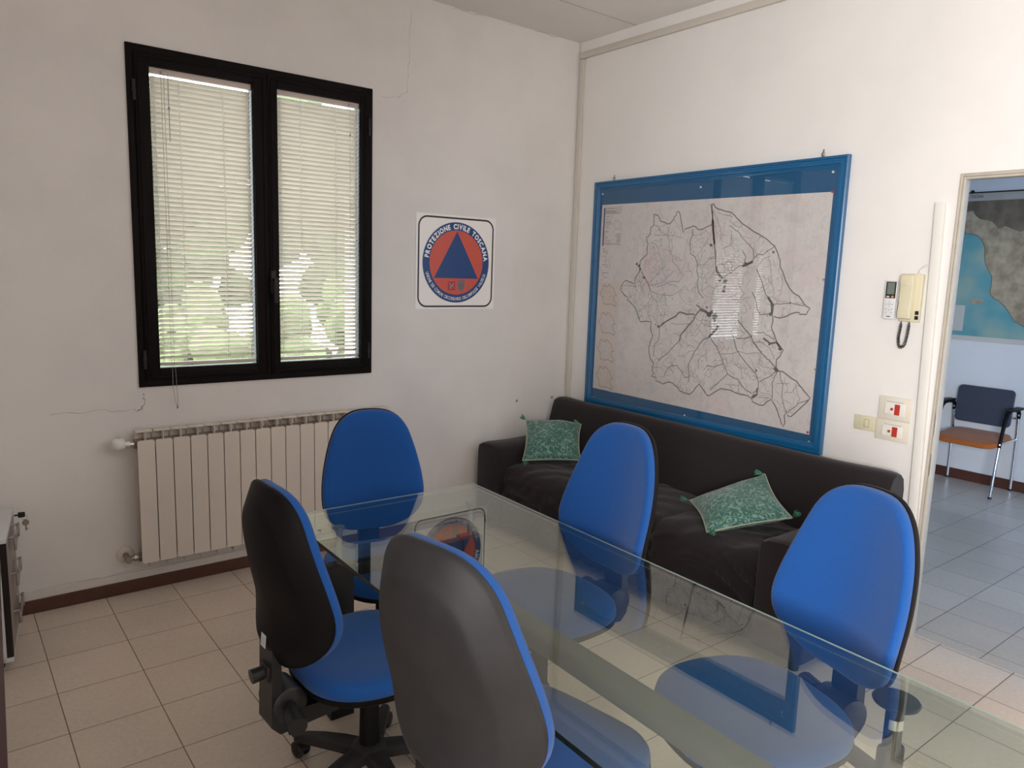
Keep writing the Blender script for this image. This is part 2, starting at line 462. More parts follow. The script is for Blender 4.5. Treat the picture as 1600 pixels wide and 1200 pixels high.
# window wall (y = 0) with its opening
hx0, hx1, hz0, hz1 = WX0+.02, WX1-.02, WZ0+.02, WZ1-.02
bm = B()
box(bm, XL-.2, hx0, 0, .3, 0, H); box(bm, hx1, 0.0, 0, .3, 0, H)
box(bm, hx0, hx1, 0, .3, 0, hz0); box(bm, hx0, hx1, 0, .3, hz1, H)
wb = struct(obj('wall_back', bm, M_WALL_B))
fy = lambda x, z, h: Vector((x, -h, z))       # drawing plane of the window wall
def crack(pts, w):
    bm = B(); P = []
    for i in range(len(pts)-1):
        a, b = pts[i], pts[i+1]; n = 7
        for k in range(n):
            t = k/n; j = .006
            P.append((a[0]+(b[0]-a[0])*t+random.uniform(-j, j), a[1]+(b[1]-a[1])*t+random.uniform(-j, j)))
    P.append(pts[-1])
    ribbon(bm, P, [w*random.uniform(.1, .7) for _ in P], fy, .0008)
    obj('wall_crack', bm, M_CRACK, wb)
crack([(-1.2987, 3.07), (-1.3079, 2.85), (-1.316, 2.75)], .005)
crack([(-1.316, 2.74), (-1.3214, 2.6227), (-1.3871, 2.588), (-1.4998, 2.5765)], .004)
crack([(-2.762, .995), (-2.758, .945), (-2.772, .918), (-2.80, .912)], .012)
crack([(-2.8036, .915), (-2.95, .925), (-3.15, .925)], .004)
crack([(-3.33, .105), (-2.9, .108), (-2.3, .110)], .003)
crack([(-1.02, 3.148), (-.80, 3.146)], .006); crack([(-.62, 3.146), (-.2, 3.149)], .004)
# right wall (x = 0) with the doorway
DY0, DY1, DZ = -2.4895, -3.42, 2.0925
bm = B()
box(bm, 0, .035, DY0+.002, 0, 0, H); box(bm, 0, .035, DY1, DY0+.002, DZ+.002, H); box(bm, 0, .035, YF-.2, DY1, 0, H)
struct(obj('wall_right', bm, M_WALL))
# unseen left wall with a large window (its daylight lights the room), unseen front wall
LY0, LY1, LZ0, LZ1 = -6.4, -4.5, .95, 2.55
bm = B()
box(bm, XL-.2, XL, YF, LY0, 0, H); box(bm, XL-.2, XL, LY1, 0, 0, H)
box(bm, XL-.2, XL, LY0, LY1, 0, LZ0); box(bm, XL-.2, XL, LY0, LY1, LZ1, H)
struct(obj('wall_left', bm, M_WALL))
bm = B(); box(bm, XL-.2, .04, YF-.2, YF, 0, H); struct(obj('wall_front', bm, M_WALLF))
# hall beyond the doorway
bm = B(); box(bm, 3.33, 3.5, YF-.2, 2.0, 0, H); struct(obj('wall_hall_far', bm, M_WALL2))
bm = B(); box(bm, .035, 3.33, 1.8, 2.0, 0, H); struct(obj('wall_hall_back', bm, M_WALL2))
HX0, HX1, HZ0, HZ1 = .7, 2.7, .9, 2.6
bm = B()
box(bm, .035, HX0, YF-.2, YF, 0, H); box(bm, HX1, 3.33, YF-.2, YF, 0, H)
box(bm, HX0, HX1, YF-.2, YF, 0, HZ0); box(bm, HX0, HX1, YF-.2, YF, HZ1, H)
struct(obj('wall_hall_front', bm, M_WALL2))
bm = B(); box(bm, 0, .035, .3, 1.8, 0, H); struct(obj('wall_hall_side', bm, M_WALL2))
# baseboards
bm = B(); box(bm, XL, -.012, -.012, 0, 0, .064, .002); struct(obj('baseboard_back', bm, M_BASE))
bm = B(); box(bm, XL, -.012, -.007, 0, .064, .104, .002); struct(obj('trim_4', bm, M_STEP))
bm = B(); box(bm, -.012, 0, DY0+.03, -.012, 0, .064, .002); struct(obj('baseboard_right', bm, M_BASE))
bm = B(); box(bm, 3.318, 3.33, YF, 1.8, 0, .085, .002); struct(obj('baseboard_hall', bm, M_BASE))
bm = B(); box(bm, .035, .049, DY0+.015, 0, 0, .075, .002); struct(obj('baseboard_hall_side', bm, M_BASE))
# trunking along the ceiling and down the corner
bm = B(); box(bm, -.022, 0, DY1-1.5, -.012, 3.047, 3.088, .003); t1 = struct(obj('trim_1', bm, M_TRIM, smooth=30))
bm = B(); box(bm, -.012, 0, DY1-1.5, -.012, 3.088, H, .002); obj('white_strip', bm, M_WALL, t1)
bm = B(); box(bm, -.018, 0, -.052, -.012, .064, 3.045, .003); struct(obj('trim_2', bm, M_TRIM, smooth=30))
# white vertical trunking beside the door, slightly out of plumb
bm = B(); box(bm, -.022, 0, -.0205, .0205, 0, 2.0, .003, M=Matrix.Translation((0, -2.4505, 0)) @ Matrix.Shear('XY', 4, (0, 0)) )
for v in bm.verts: v.co.y += .026*v.co.z
struct(obj('trim_3', bm, M_WHITE_TRIM, smooth=30))
# door lining: casing with grooves and jamb
bm = B()
def casing(bm, o, w, x0, x1):
    box(bm, x0, x1, DY0+o, DY0+o+w, 0, DZ+o+w, .0015)
    box(bm, x0, x1, DY1-o-w, DY1-o, 0, DZ+o+w, .0015)
    box(bm, x0, x1, DY1-o, DY0+o, DZ+o, DZ+o+w, .0015)
casing(bm, 0, .010, -.012, .037); casing(bm, .012, .012, -.010, .0)
dr = struct(obj('door_1', bm, M_DOORFRAME, smooth=30))
bm = B(); casing(bm, .0095, .0028, -.0075, .0)
obj('casing_groove', bm, M_GROOVE, dr)
bm = B(); casing(bm, .024, .0022, -.002, .0)
obj('casing_groove', bm, M_GROOVE, dr)
bm = B()
for z in (.78, .97): box(bm, -.0132, -.011, DY0+.002, DY0+.007, z, z+.10, .001)
obj('strike_plate', bm, M_STEEL, dr)

# ------------------------------------------------------------------ window in the back wall
def rectring(bm, x0, x1, z0, z1, w, y0, y1, bev=.003):
    wl, wr, wb_, wt = w if isinstance(w, tuple) else (w, w, w, w)
    box(bm, x0, x0+wl, y0, y1, z0, z1, bev); box(bm, x1-wr, x1, y0, y1, z0, z1, bev)
    box(bm, x0+wl, x1-wr, y0, y1, z0, z0+wb_, bev); box(bm, x0+wl, x1-wr, y0, y1, z1-wt, z1, bev)
bm = B(); rectring(bm, WX0, WX1, WZ0, WZ1, .034, -.012, .07)
win = struct(obj('window_1', bm, M_FRAME, smooth=30))
XM = -2.1385
GL = (-2.685, -2.207); GR = (-2.085, -1.617); GZ = (1.111, 2.520)
for (gx0, gx1, sx0, sx1) in ((GL[0], GL[1], WX0+.030, XM), (GR[0], GR[1], XM+.003, WX1-.030)):
    bm = B(); sz0, sz1 = WZ0+.030, WZ1-.030
    rectring(bm, sx0, sx1, sz0, sz1, (gx0-sx0, sx1-gx1, GZ[0]-sz0, sz1-GZ[1]), -.022, .05, .004)
    rectring(bm, sx0+.012, sx1-.012, sz0+.012, sz1-.012, .012, -.027, -.02, .003)
    s = obj('sash', bm, M_FRAME, win, smooth=30)
    bm = B(); rectring(bm, gx0-.001, gx1+.001, GZ[0]-.001, GZ[1]+.001, .005, -.006, .046, .001)
    obj('gasket', bm, M_GASKET, s)
    bm = B(); box(bm, gx0, gx1, .036, .040, GZ[0], GZ[1]); obj('pane', bm, M_PANE, s)
bm = B()
box(bm, -2.136, -2.108, -.034, -.022, 1.48, 1.60, .004); cyl(bm, (-2.122, -.03, 1.55), (-2.122, -.062, 1.55), .010)
box(bm, -2.133, -2.111, -.072, -.056, 1.435, 1.565, .005)
obj('window_handle', bm, M_GASKET, win, smooth=35)
for (x, z) in ((WX0+.027, 2.40), (WX1-.027, 2.40), (WX0+.027, 1.16), (WX1-.027, 1.16)):
    bm = B(); cyl(bm, (x, -.024, z-.045), (x, -.024, z+.045), .008); cyl(bm, (x, -.024, z-.008), (x, -.024, z+.008), .0095)
    obj('hinge', bm, M_GASKET, win, smooth=35)

def blind(name_label, gx0, gx1, cord_side):
    t = thing('venetian_blind', name_label, 'blind', ((gx0+gx1)/2, .012, GZ[1]), group='venetian blinds in the dark window')
    w = (gx1-gx0)/2-.009; L = GZ[0]-GZ[1]
    bm = B(); box(bm, -w-.004, w+.004, -.012, .012, -.030, -.001, .002); obj('headrail', bm, M_HEADRAIL, t, smooth=30)
    bm = B(); pitch = .0225; n = 59
    for i in range(n):
        z = -.052-i*pitch; n2 = 6
        sag = .0; rows = []
        jit = random.uniform(-.02, .02)
        for k in range(n2+1):
            s = (k/n2-.5)*.0283; crown = .0018*(1-(2*s/.0283)**2)
            a = math.radians(46-9*max(0, i-26)/32)+jit
            yy = s*math.cos(a)+crown*math.sin(a); zz = -s*math.sin(a)+crown*math.cos(a)
            rows.append((yy, zz))
        seg = 14; R = []
        for (yy, zz) in rows:
            R.append([bm.verts.new((-w+2*w*j/seg, yy, z+zz+random.uniform(-.0006, .0006)*(1.8 if i > 40 else .6))) for j in range(seg+1)])
        for a_, b_ in zip(R, R[1:]):
            for j in range(seg): bm.faces.new((a_[j], a_[j+1], b_[j+1], b_[j]))
    o = obj('slats', bm, M_SLAT, t, smooth=60)
    zb = -.052-n*pitch
    bm = B(); box(bm, -w, w, -.011, .011, zb-.016, zb+.000, .003); obj('bottom_rail', bm, M_HEADRAIL, t, smooth=30)
    for fx in (-.93, -.46, .42, .93):
        bm = B()
        for yy in (-.0125, .0125):
            tube(bm, [(fx*w, yy, -.028), (fx*w, yy, zb)], .0011, 5)
        for i in range(n): tube(bm, [(fx*w, -.0125, -.060-i*pitch+.010), (fx*w, .0125, -.060-i*pitch-.004)], .0006, 4)
        obj('ladder_cord', bm, M_CORD, t)
    bm = B(); s = cord_side
    if s < 0:
        x = -w+.045
        tube(bm, [(x, -.016, -.02), (x, -.018, -.6), (x+.002, -.020, L+.02), (x, -.04, L-.01), (x-.002, -.044, L-.09), (x+.006, -.046, L-.16), (x+.014, -.048, L-.185)], .0011, 5)
        tube(bm, [(x+.012, -.016, -.02), (x+.013, -.018, -.6), (x+.014, -.020, L+.02), (x+.014, -.04, L-.01), (x+.016, -.044, L-.09), (x+.018, -.046, L-.15), (x+.016, -.048, L-.187)], .0011, 5)
        lathe(bm, [(.001, .006), (.004, .002), (.005, -.008), (.001, -.012)], Matrix.Translation((x+.015, -.048, L-.187)), 10)
        obj('pull_cord', bm, M_CORD_G, t)
        bm = B(); tube(bm, [(-w+.075, -.017, -.025), (-w+.076, -.018, -.33)], .0018, 6); lathe(bm, [(.001, 0), (.005, -.004), (.005, -.012), (.001, -.016)], Matrix.Translation((-w+.076, -.018, -.17)), 10)
        obj('tilt_cord', bm, M_CORD_G, t)
    else:
        x = w-.022
        tube(bm, [(x, -.017, -.025), (x+.004, -.018, -.9), (x+.006, -.018, L+.20)], .0022, 6)
        obj('tilt_wand', bm, M_CORD, t)
        bm = B(); tube(bm, [(w-.05, -.017, -.025), (w-.05, -.018, -.85)], .0010, 5)
        lathe(bm, [(.001, 0), (.004, -.004), (.004, -.012), (.001, -.016)], Matrix.Translation((w-.05, -.018, -.17)), 10)
        obj('pull_cord', bm, M_CORD_G, t)
    bm = B(); xk = (-w+.06) if s < 0 else (w-.045); box(bm, xk-.011, xk+.011, -.017, -.011, -.027, -.012, .001); cyl(bm, (xk-.02*s*-1, -.016, -.018), (xk-.02*s*-1, -.011, -.018), .003, seg=8)
    obj('cord_lock', bm, M_BRASS, t)
blind('cream venetian blind in the left sash with its cords hanging below the frame', GL[0], GL[1], -1)
blind('cream venetian blind in the right sash beside the window handle', GR[0], GR[1], 1)

# ------------------------------------------------------------------ window in the unseen left wall and hall window
def far_window(name, horizontal):
    bm = B()
    if horizontal == 'x':
        for (y0, y1, z0, z1) in ((LY0, LY0+.06, LZ0, LZ1), (LY1-.06, LY1, LZ0, LZ1), ((LY0+LY1)/2-.05, (LY0+LY1)/2+.05, LZ0, LZ1), (LY0, LY1, LZ0, LZ0+.06), (LY0, LY1, LZ1-.06, LZ1)):
            box(bm, XL-.10, XL-.04, y0, y1, z0, z1)
    else:
        for (x0, x1, z0, z1) in ((HX0, HX0+.06, HZ0, HZ1), (HX1-.06, HX1, HZ0, HZ1), ((HX0+HX1)/2-.05, (HX0+HX1)/2+.05, HZ0, HZ1), (HX0, HX1, HZ0, HZ0+.06), (HX0, HX1, HZ1-.06, HZ1)):
            box(bm, x0, x1, YF-.14, YF-.08, z0, z1)
    return struct(obj(name, bm, M_FRAME))
w2 = far_window('window_2', 'x'); w3 = far_window('window_3', 'y')
bm = B(); box(bm, XL-.16, XL-.12, LY0, LY1, LZ0, LZ1); obj('sky_light_blocker', bm, M_FUZZ, w2)  # unseen slab added to keep sky light out of the opening
bm = B(); box(bm, HX0, HX1, YF-.19, YF-.16, HZ0, HZ1); obj('sky_light_blocker', bm, M_FUZZ, w3)  # added slab again, blocking sky light at the hall opening

# ------------------------------------------------------------------ civil protection sign
SXC, SZC, SW, SH = -.9613, 1.6774, .583, .572
sg = thing('wall_sign', 'square white sign with a blue triangle on an orange disc, on the window wall', 'sign', (SXC, 0, SZC))
ls = lambda x, z, h: Vector((x, -h, z))
bm = B(); box(bm, -SW/2, SW/2, -.004, -.0005, -SH/2, SH/2, .001); obj('sign_panel', bm, M_SIGNW, sg)
bm = B(); ribbon(bm, rrect(SW-.038, SH-.036, .058, 8), .0102, ls, .0046, True); obj('border_line', bm, M_SIGNK, sg)
bm = B(); R = .245; circ = [(R*math.cos(2*PI*i/72), R*math.sin(2*PI*i/72)) for i in range(72)]; flatpoly(bm, circ, ls, .0046); obj('blue_ring', bm, M_SIGNB, sg)
bm = B(); flatpoly(bm, [(x*.80, z*.80) for x, z in circ], ls, .0050); obj('orange_disc', bm, M_SIGNO, sg)
bm = B(); flatpoly(bm, [(0, .775*R), (-.665*R, -.39*R), (.665*R, -.39*R)], ls, .0054); obj('triangle', bm, M_SIGNB, sg)
bm = B()
text_arc(bm, 'PROTEZIONE CIVILE TOSCANA', .835*R, 173, 4, .041, ls, .0054, .045, False, .09)
obj('lettering', bm, M_SIGNT, sg)
bm = B()
text_arc(bm, "UNIONE DEI COMUNI CIRCONDARIO DELL'EMPOLESE VALDELSA", .945*R, 196, 343, .029, ls, .0054, .006, True, .10)
obj('caption', bm, M_SIGNT, sg)
def emblem(name, cx, cz, bg, shield):
    bm = B(); w = .027
    if shield:
        flatpoly(bm, [(cx-w, cz+w), (cx+w, cz+w), (cx+w, cz-.2*w), (cx+.6*w, cz-w), (cx, cz-1.35*w), (cx-.6*w, cz-w), (cx-w, cz-.2*w)], ls, .0054)
    else:
        flatpoly(bm, [(cx-w, cz-w), (cx+w, cz-w), (cx+w, cz+w), (cx-w, cz+w)], ls, .0054)
    e = obj(name, bm, bg, sg)
    bm = B(); rnd = random.Random(3 if shield else 5)
    if shield:
        for k in range(5):
            x = cx-.8*w+k*.4*w; ribbon(bm, [(x, cz+w*1.05), (x+.1*w, cz+1.4*w)], .006, ls, .0056)
        ribbon(bm, [(cx-.7*w, cz+.3*w), (cx-.1*w, cz-.2*w), (cx+.6*w, cz+.4*w)], .008, ls, .0058)
        ribbon(bm, [(cx-.5*w, cz-.5*w), (cx+.1*w, cz-.8*w), (cx+.5*w, cz-.3*w)], .006, ls, .0058)
        obj('emblem_mark', bm, mat('emblem_blue', (.10, .13, .20), .5), e)
    else:   # rearing winged horse
        ribbon(bm, [(cx-.5*w, cz-.6*w), (cx-.2*w, cz-.1*w), (cx+.3*w, cz+.1*w), (cx+.5*w, cz+.6*w), (cx+.75*w, cz+.45*w)], [.004, .010, .009, .006, .005], ls, .0058)
        ribbon(bm, [(cx, cz), (cx-.5*w, cz+.4*w), (cx-.7*w, cz+.75*w)], [.010, .007, .002], ls, .0059)
        ribbon(bm, [(cx+.3*w, cz), (cx+.6*w, cz-.2*w), (cx+.5*w, cz-.5*w)], .004, ls, .0058)
        ribbon(bm, [(cx-.2*w, cz-.2*w), (cx, cz-.5*w), (cx-.2*w, cz-.8*w)], .004, ls, .0058)
        obj('emblem_mark', bm, mat('emblem_grey', (.32, .27, .24), .5), e)
emblem('emblem', -.035, -.142, mat('emblem_red', (.42, .035, .05), .5), False)
emblem('emblem', .037, -.140, mat('emblem_shield', (.20, .165, .15), .5), True)

# small fixings left in the window wall
for x, z, lab in ((-.4476, .769, 'dark screw head in the window wall, further left of the two above the sofa arm'), (-.1317, .7683, 'dark screw head in the window wall next to the corner and the sofa back')):
    t = B(); lathe(t, [(.009, 0), (.009, .003), (.006, .006), (.001, .007)], Matrix.Translation((x, 0, z)) @ Matrix.Rotation(PI/2, 4, 'X'), 12)
    tag(obj('wall_screw', t, M_BRASS, smooth=40), lab, 'screw')

# ------------------------------------------------------------------ radiator
rad = thing('radiator', 'long cream radiator of many flat columns under the window', 'radiator', (-2.822, 0, 0))
NS = 17
def section():
    bm = B()
    pr = rrect(.0755, .608, .010, 4, .04, .482)
    prism(bm, pr, lambda x, z, h: Vector((x, -h, z)), .108, .120)
    box(bm, .0385, .0415, -.110, -.034, .150, .822, .001)
    box(bm, .004, .076, -.040, -.034, .165, .826, .001)
    box(bm, .002, .078, -.078, -.034, .8225, .8275, .0015)
    box(bm, .002, .078, -.080, -.076, .8185, .8275, .0015)
    me = obj('radiator_section', bm, M_RAD, rad, smooth=35)
    return me
s0 = section()
for i in range(1, NS):
    c = s0.copy(); COL.objects.link(c); c.parent = rad; c.location = (.08*i, 0, 0)
bm = B()
for z in (.765, .20): cyl(bm, (-.004, -.072, z), (NS*.08+.004, -.072, z), .023, seg=20)
for i in range(NS): box(bm, .08*i+.012, .08*i+.068, -.070, -.050, .20, .765, .004)
obj('water_channel', bm, M_RADDARK, rad, smooth=35)
bm = B(); cyl(bm, (-.004, -.072, .765), (-.03, -.072, .765), .013); cyl(bm, (-.022, -.072, .765), (-.040, -.072, .765), .018, seg=6)
cyl(bm, (-.04, -.072, .768), (-.05, -.072, .768), .016); obj('valve_union', bm, M_CHROME, rad, smooth=35)
bm = B(); lathe(bm, [(.012, 0), (.026, .004), (.030, .015), (.031, .032), (.027, .044), (.018, .052), (.002, .054)], Matrix.Translation((-.048, -.074, .772)) @ Matrix.Rotation(-PI/2, 4, 'Y') @ Matrix.Rotation(.3, 4, 'X'), 20)
tv = obj('thermostatic_head', bm, M_VALVE_W, rad, smooth=40)
bm = B()
for a in range(10):
    q = 2*PI*a/10; box(bm, -.078, -.062, -.074+.0305*math.cos(q)-.003, -.074+.0305*math.cos(q)+.003, .772+.0305*math.sin(q)-.002, .772+.0305*math.sin(q)+.002)
obj('grip_mark', bm, M_BTN, tv)
bm = B(); cyl(bm, (-.004, -.072, .20), (-.020, -.072, .20), .012); cyl(bm, (-.012, -.072, .20), (-.026, -.072, .20), .017, seg=6); cyl(bm, (-.026, -.072, .20), (-.052, -.072, .20), .011)
cyl(bm, (-.052, -.092, .20), (-.052, -.003, .20), .013); cyl(bm, (-.052, -.096, .20), (-.052, -.080, .20), .018, seg=8)
obj('lockshield_valve', bm, M_BRASS, rad, smooth=35)
bm = B(); lathe(bm, [(.040, 0), (.040, .003), (.032, .010), (.014, .013)], Matrix.Translation((-.052, -.0022, .20)) @ Matrix.Rotation(PI/2, 4, 'X'), 24)
obj('rosette', bm, M_RAD, rad, smooth=40)

# ------------------------------------------------------------------ framed map board on the right wall
MY0, MY1, MZ0, MZ1, SLP = -.2216, -1.9649, .750, 2.2335, .0078
FM = MZ0
def mp(u, v, h): # u to the right along the wall, v up
    return Vector((-h, -u, v+u*SLP))
BW, BH = MY0-MY1, MZ1-MZ0
board = thing('framed_map', 'large blue framed map of a district under glass, hung above the sofa', 'map', (0, MY0, MZ0))
fp = [(0, .004), (0, .028), (.006, .031), (.012, .031), (.015, .026), (.024, .026), (.027, .030), (.038, .030), (.042, .024), (.047, .024), (.050, .020), (.056, .018), (.056, .004)]
def rail(p, q, inx, iny, mitre0, mitre1):
    bm = B(); loops = []
    for (base, sg_) in ((p, 1), (q, -1)):
        loops.append([mp(base[0]+inx*a+(sg_*a if inx == 0 else 0), base[1]+iny*a+(sg_*a if iny == 0 else 0), h) for a, h in fp])
    loft(bm, loops); obj('frame_rail', bm, M_BOARD, board, smooth=25)
rail((0, 0), (0, BH), 1, 0, 0, 0); rail((BW, 0), (BW, BH), -1, 0, 0, 0)
rail((0, 0), (BW, 0), 0, 1, 0, 0); rail((0, BH), (BW, BH), 0, -1, 0, 0)
def prismm(bm, u0, u1, v0, v1, h0, h1):
    prism(bm, [(u0, v0), (u1, v0), (u1, v1), (u0, v1)], mp, h0, h1)
bm = B(); prismm(bm, .03, BW-.03, .03, BH-.03, .004, .010); obj('backing_board', bm, M_BOARDBACK, board)
bm = B(); prismm(bm, .052, BW-.052, .045, BH-.052, .0160, .0185); obj('glass_pane', bm, M_MAPGLASS, board)
# map sheet placed from its corners (world y, z)
def uv(y, z): u = MY0-y; return (u, z-MZ0-u*SLP)
bm = B(); flat = [uv(-.2877, 2.0867), uv(-1.892, 2.0764), uv(-1.886, .8546), uv(-.2829, .8685)][::-1]
prism(bm, flat, mp, .0102, .0110); sheet = obj('map_sheet', bm, M_MAP, board)
# image pixel coordinates of the map lines, projected to the sheet on the board (y, z on the wall)
MAPM = ((-4.403327551e-02, -1.932550632e-03, 3.989497349e+01), (1.189248834e-02, -3.017126593e-02, 1.319848271e+01), (6.635873620e-03, -5.632332264e-04, 1.0))
POSTM = ((-6.131208598e-02, -5.865942429e-03, 8.160599585e+01), (1.282309769e-02, -5.802345984e-02, 2.420189481e+01), (6.635873620e-03, -5.632332264e-04, 1.0))  # same projection from image pixels, for the map on the hall wall
def px_to_wall(M, a, b):
    w = M[2][0]*a+M[2][1]*b+M[2][2]
    return ((M[0][0]*a+M[0][1]*b+M[0][2])/w, (M[1][0]*a+M[1][1]*b+M[1][2])/w)
def tr(a, b): return uv(*px_to_wall(MAPM, a, b))
Z5 = (960, 310, .13333); Z6 = (960, 460, .13333); Z7 = (1100, 310, 1/6); Z8 = (1100, 490, 1/6)  # image crops: corner pixel and scale
def T(zz, pts): return [tr(zz[0]+x*zz[2], zz[1]+y*zz[2]) for x, y in pts]
bound = (T(Z5, [(440,185),(485,195),(520,265),(565,280),(600,297),(635,290),(665,245),(680,205),(695,210),(712,148),(735,150),(752,200),(765,300),(780,400),(805,355),(850,345),(905,322),(940,335),(955,360),(1000,362),(1040,340),(1120,305),(1125,200),(1108,70),(1125,65),(1145,65),(1160,95),(1190,120)])
 + T(Z7, [(130,100),(180,118),(230,125),(270,160),(310,205),(345,240),(385,260),(420,290),(480,325),(540,360),(590,400),(640,445),(665,490),(692,580),(695,640),(725,700),(745,770),(785,840),(820,890),(870,915),(900,960),(930,1000),(975,1030),(955,1060),(940,1088),(870,1090),(880,1075),(850,1065),(800,1085),(750,1110),(690,1125),(650,1115),(625,1105)])
 + T(Z8, [(625,60),(625,80),(610,130),(640,200),(660,265),(680,310),(725,345),(690,405),(660,430),(655,480),(660,515),(690,545),(720,545),(760,575),(800,610),(850,640),(900,700),(940,755),(977,800),(930,850),(880,890),(840,930),(800,968),(765,965),(755,925),(735,960),(740,1030),(725,1062),(705,1030),(685,960),(650,870),(615,805),(570,825),(540,860),(500,860),(465,845),(432,830),(430,800),(390,770),(330,760),(280,745),(220,720),(140,705),(80,740),(25,775),(10,765)])
 + T(Z6, [(1075,1195),(1040,1160),(1000,1095),(965,1055),(920,1110),(880,1160),(850,1175),(800,1155),(740,1130),(710,1090),(660,1045),(620,1030),(580,1035),(540,1050),(510,1030),(465,1020),(462,975),(405,960),(435,935),(420,890),(420,850),(435,810),(400,760),(380,690),(380,620),(395,560),(425,490),(405,430),(400,380),(405,320),(350,315),(280,318),(255,260),(225,160),(180,110),(130,60),(130,30),(90,10)])
 + T(Z5, [(105,1145),(75,1110),(50,1080),(52,1030),(80,990),(110,962),(150,975),(210,998),(215,940),(245,890),(275,850),(275,738),(320,690),(362,650),(360,560),(370,535),(348,460),(385,430),(400,400),(400,350),(440,310)]))
rn = random.Random(11)
def wig(pts, amp=.004, step=.02):
    out = []
    for a, b in zip(pts, pts[1:]):
        L = math.hypot(b[0]-a[0], b[1]-a[1]); n = max(1, int(L/step))
        for k in range(n):
            t = k/n; out.append((a[0]+(b[0]-a[0])*t+rn.uniform(-amp, amp), a[1]+(b[1]-a[1])*t+rn.uniform(-amp, amp)))
    out.append(pts[-1]); return out
bm = B(); ribbon(bm, wig(bound+[bound[0]], .0018, .018), .0062, mp, .0114); obj('district_boundary', bm, M_INK, sheet)
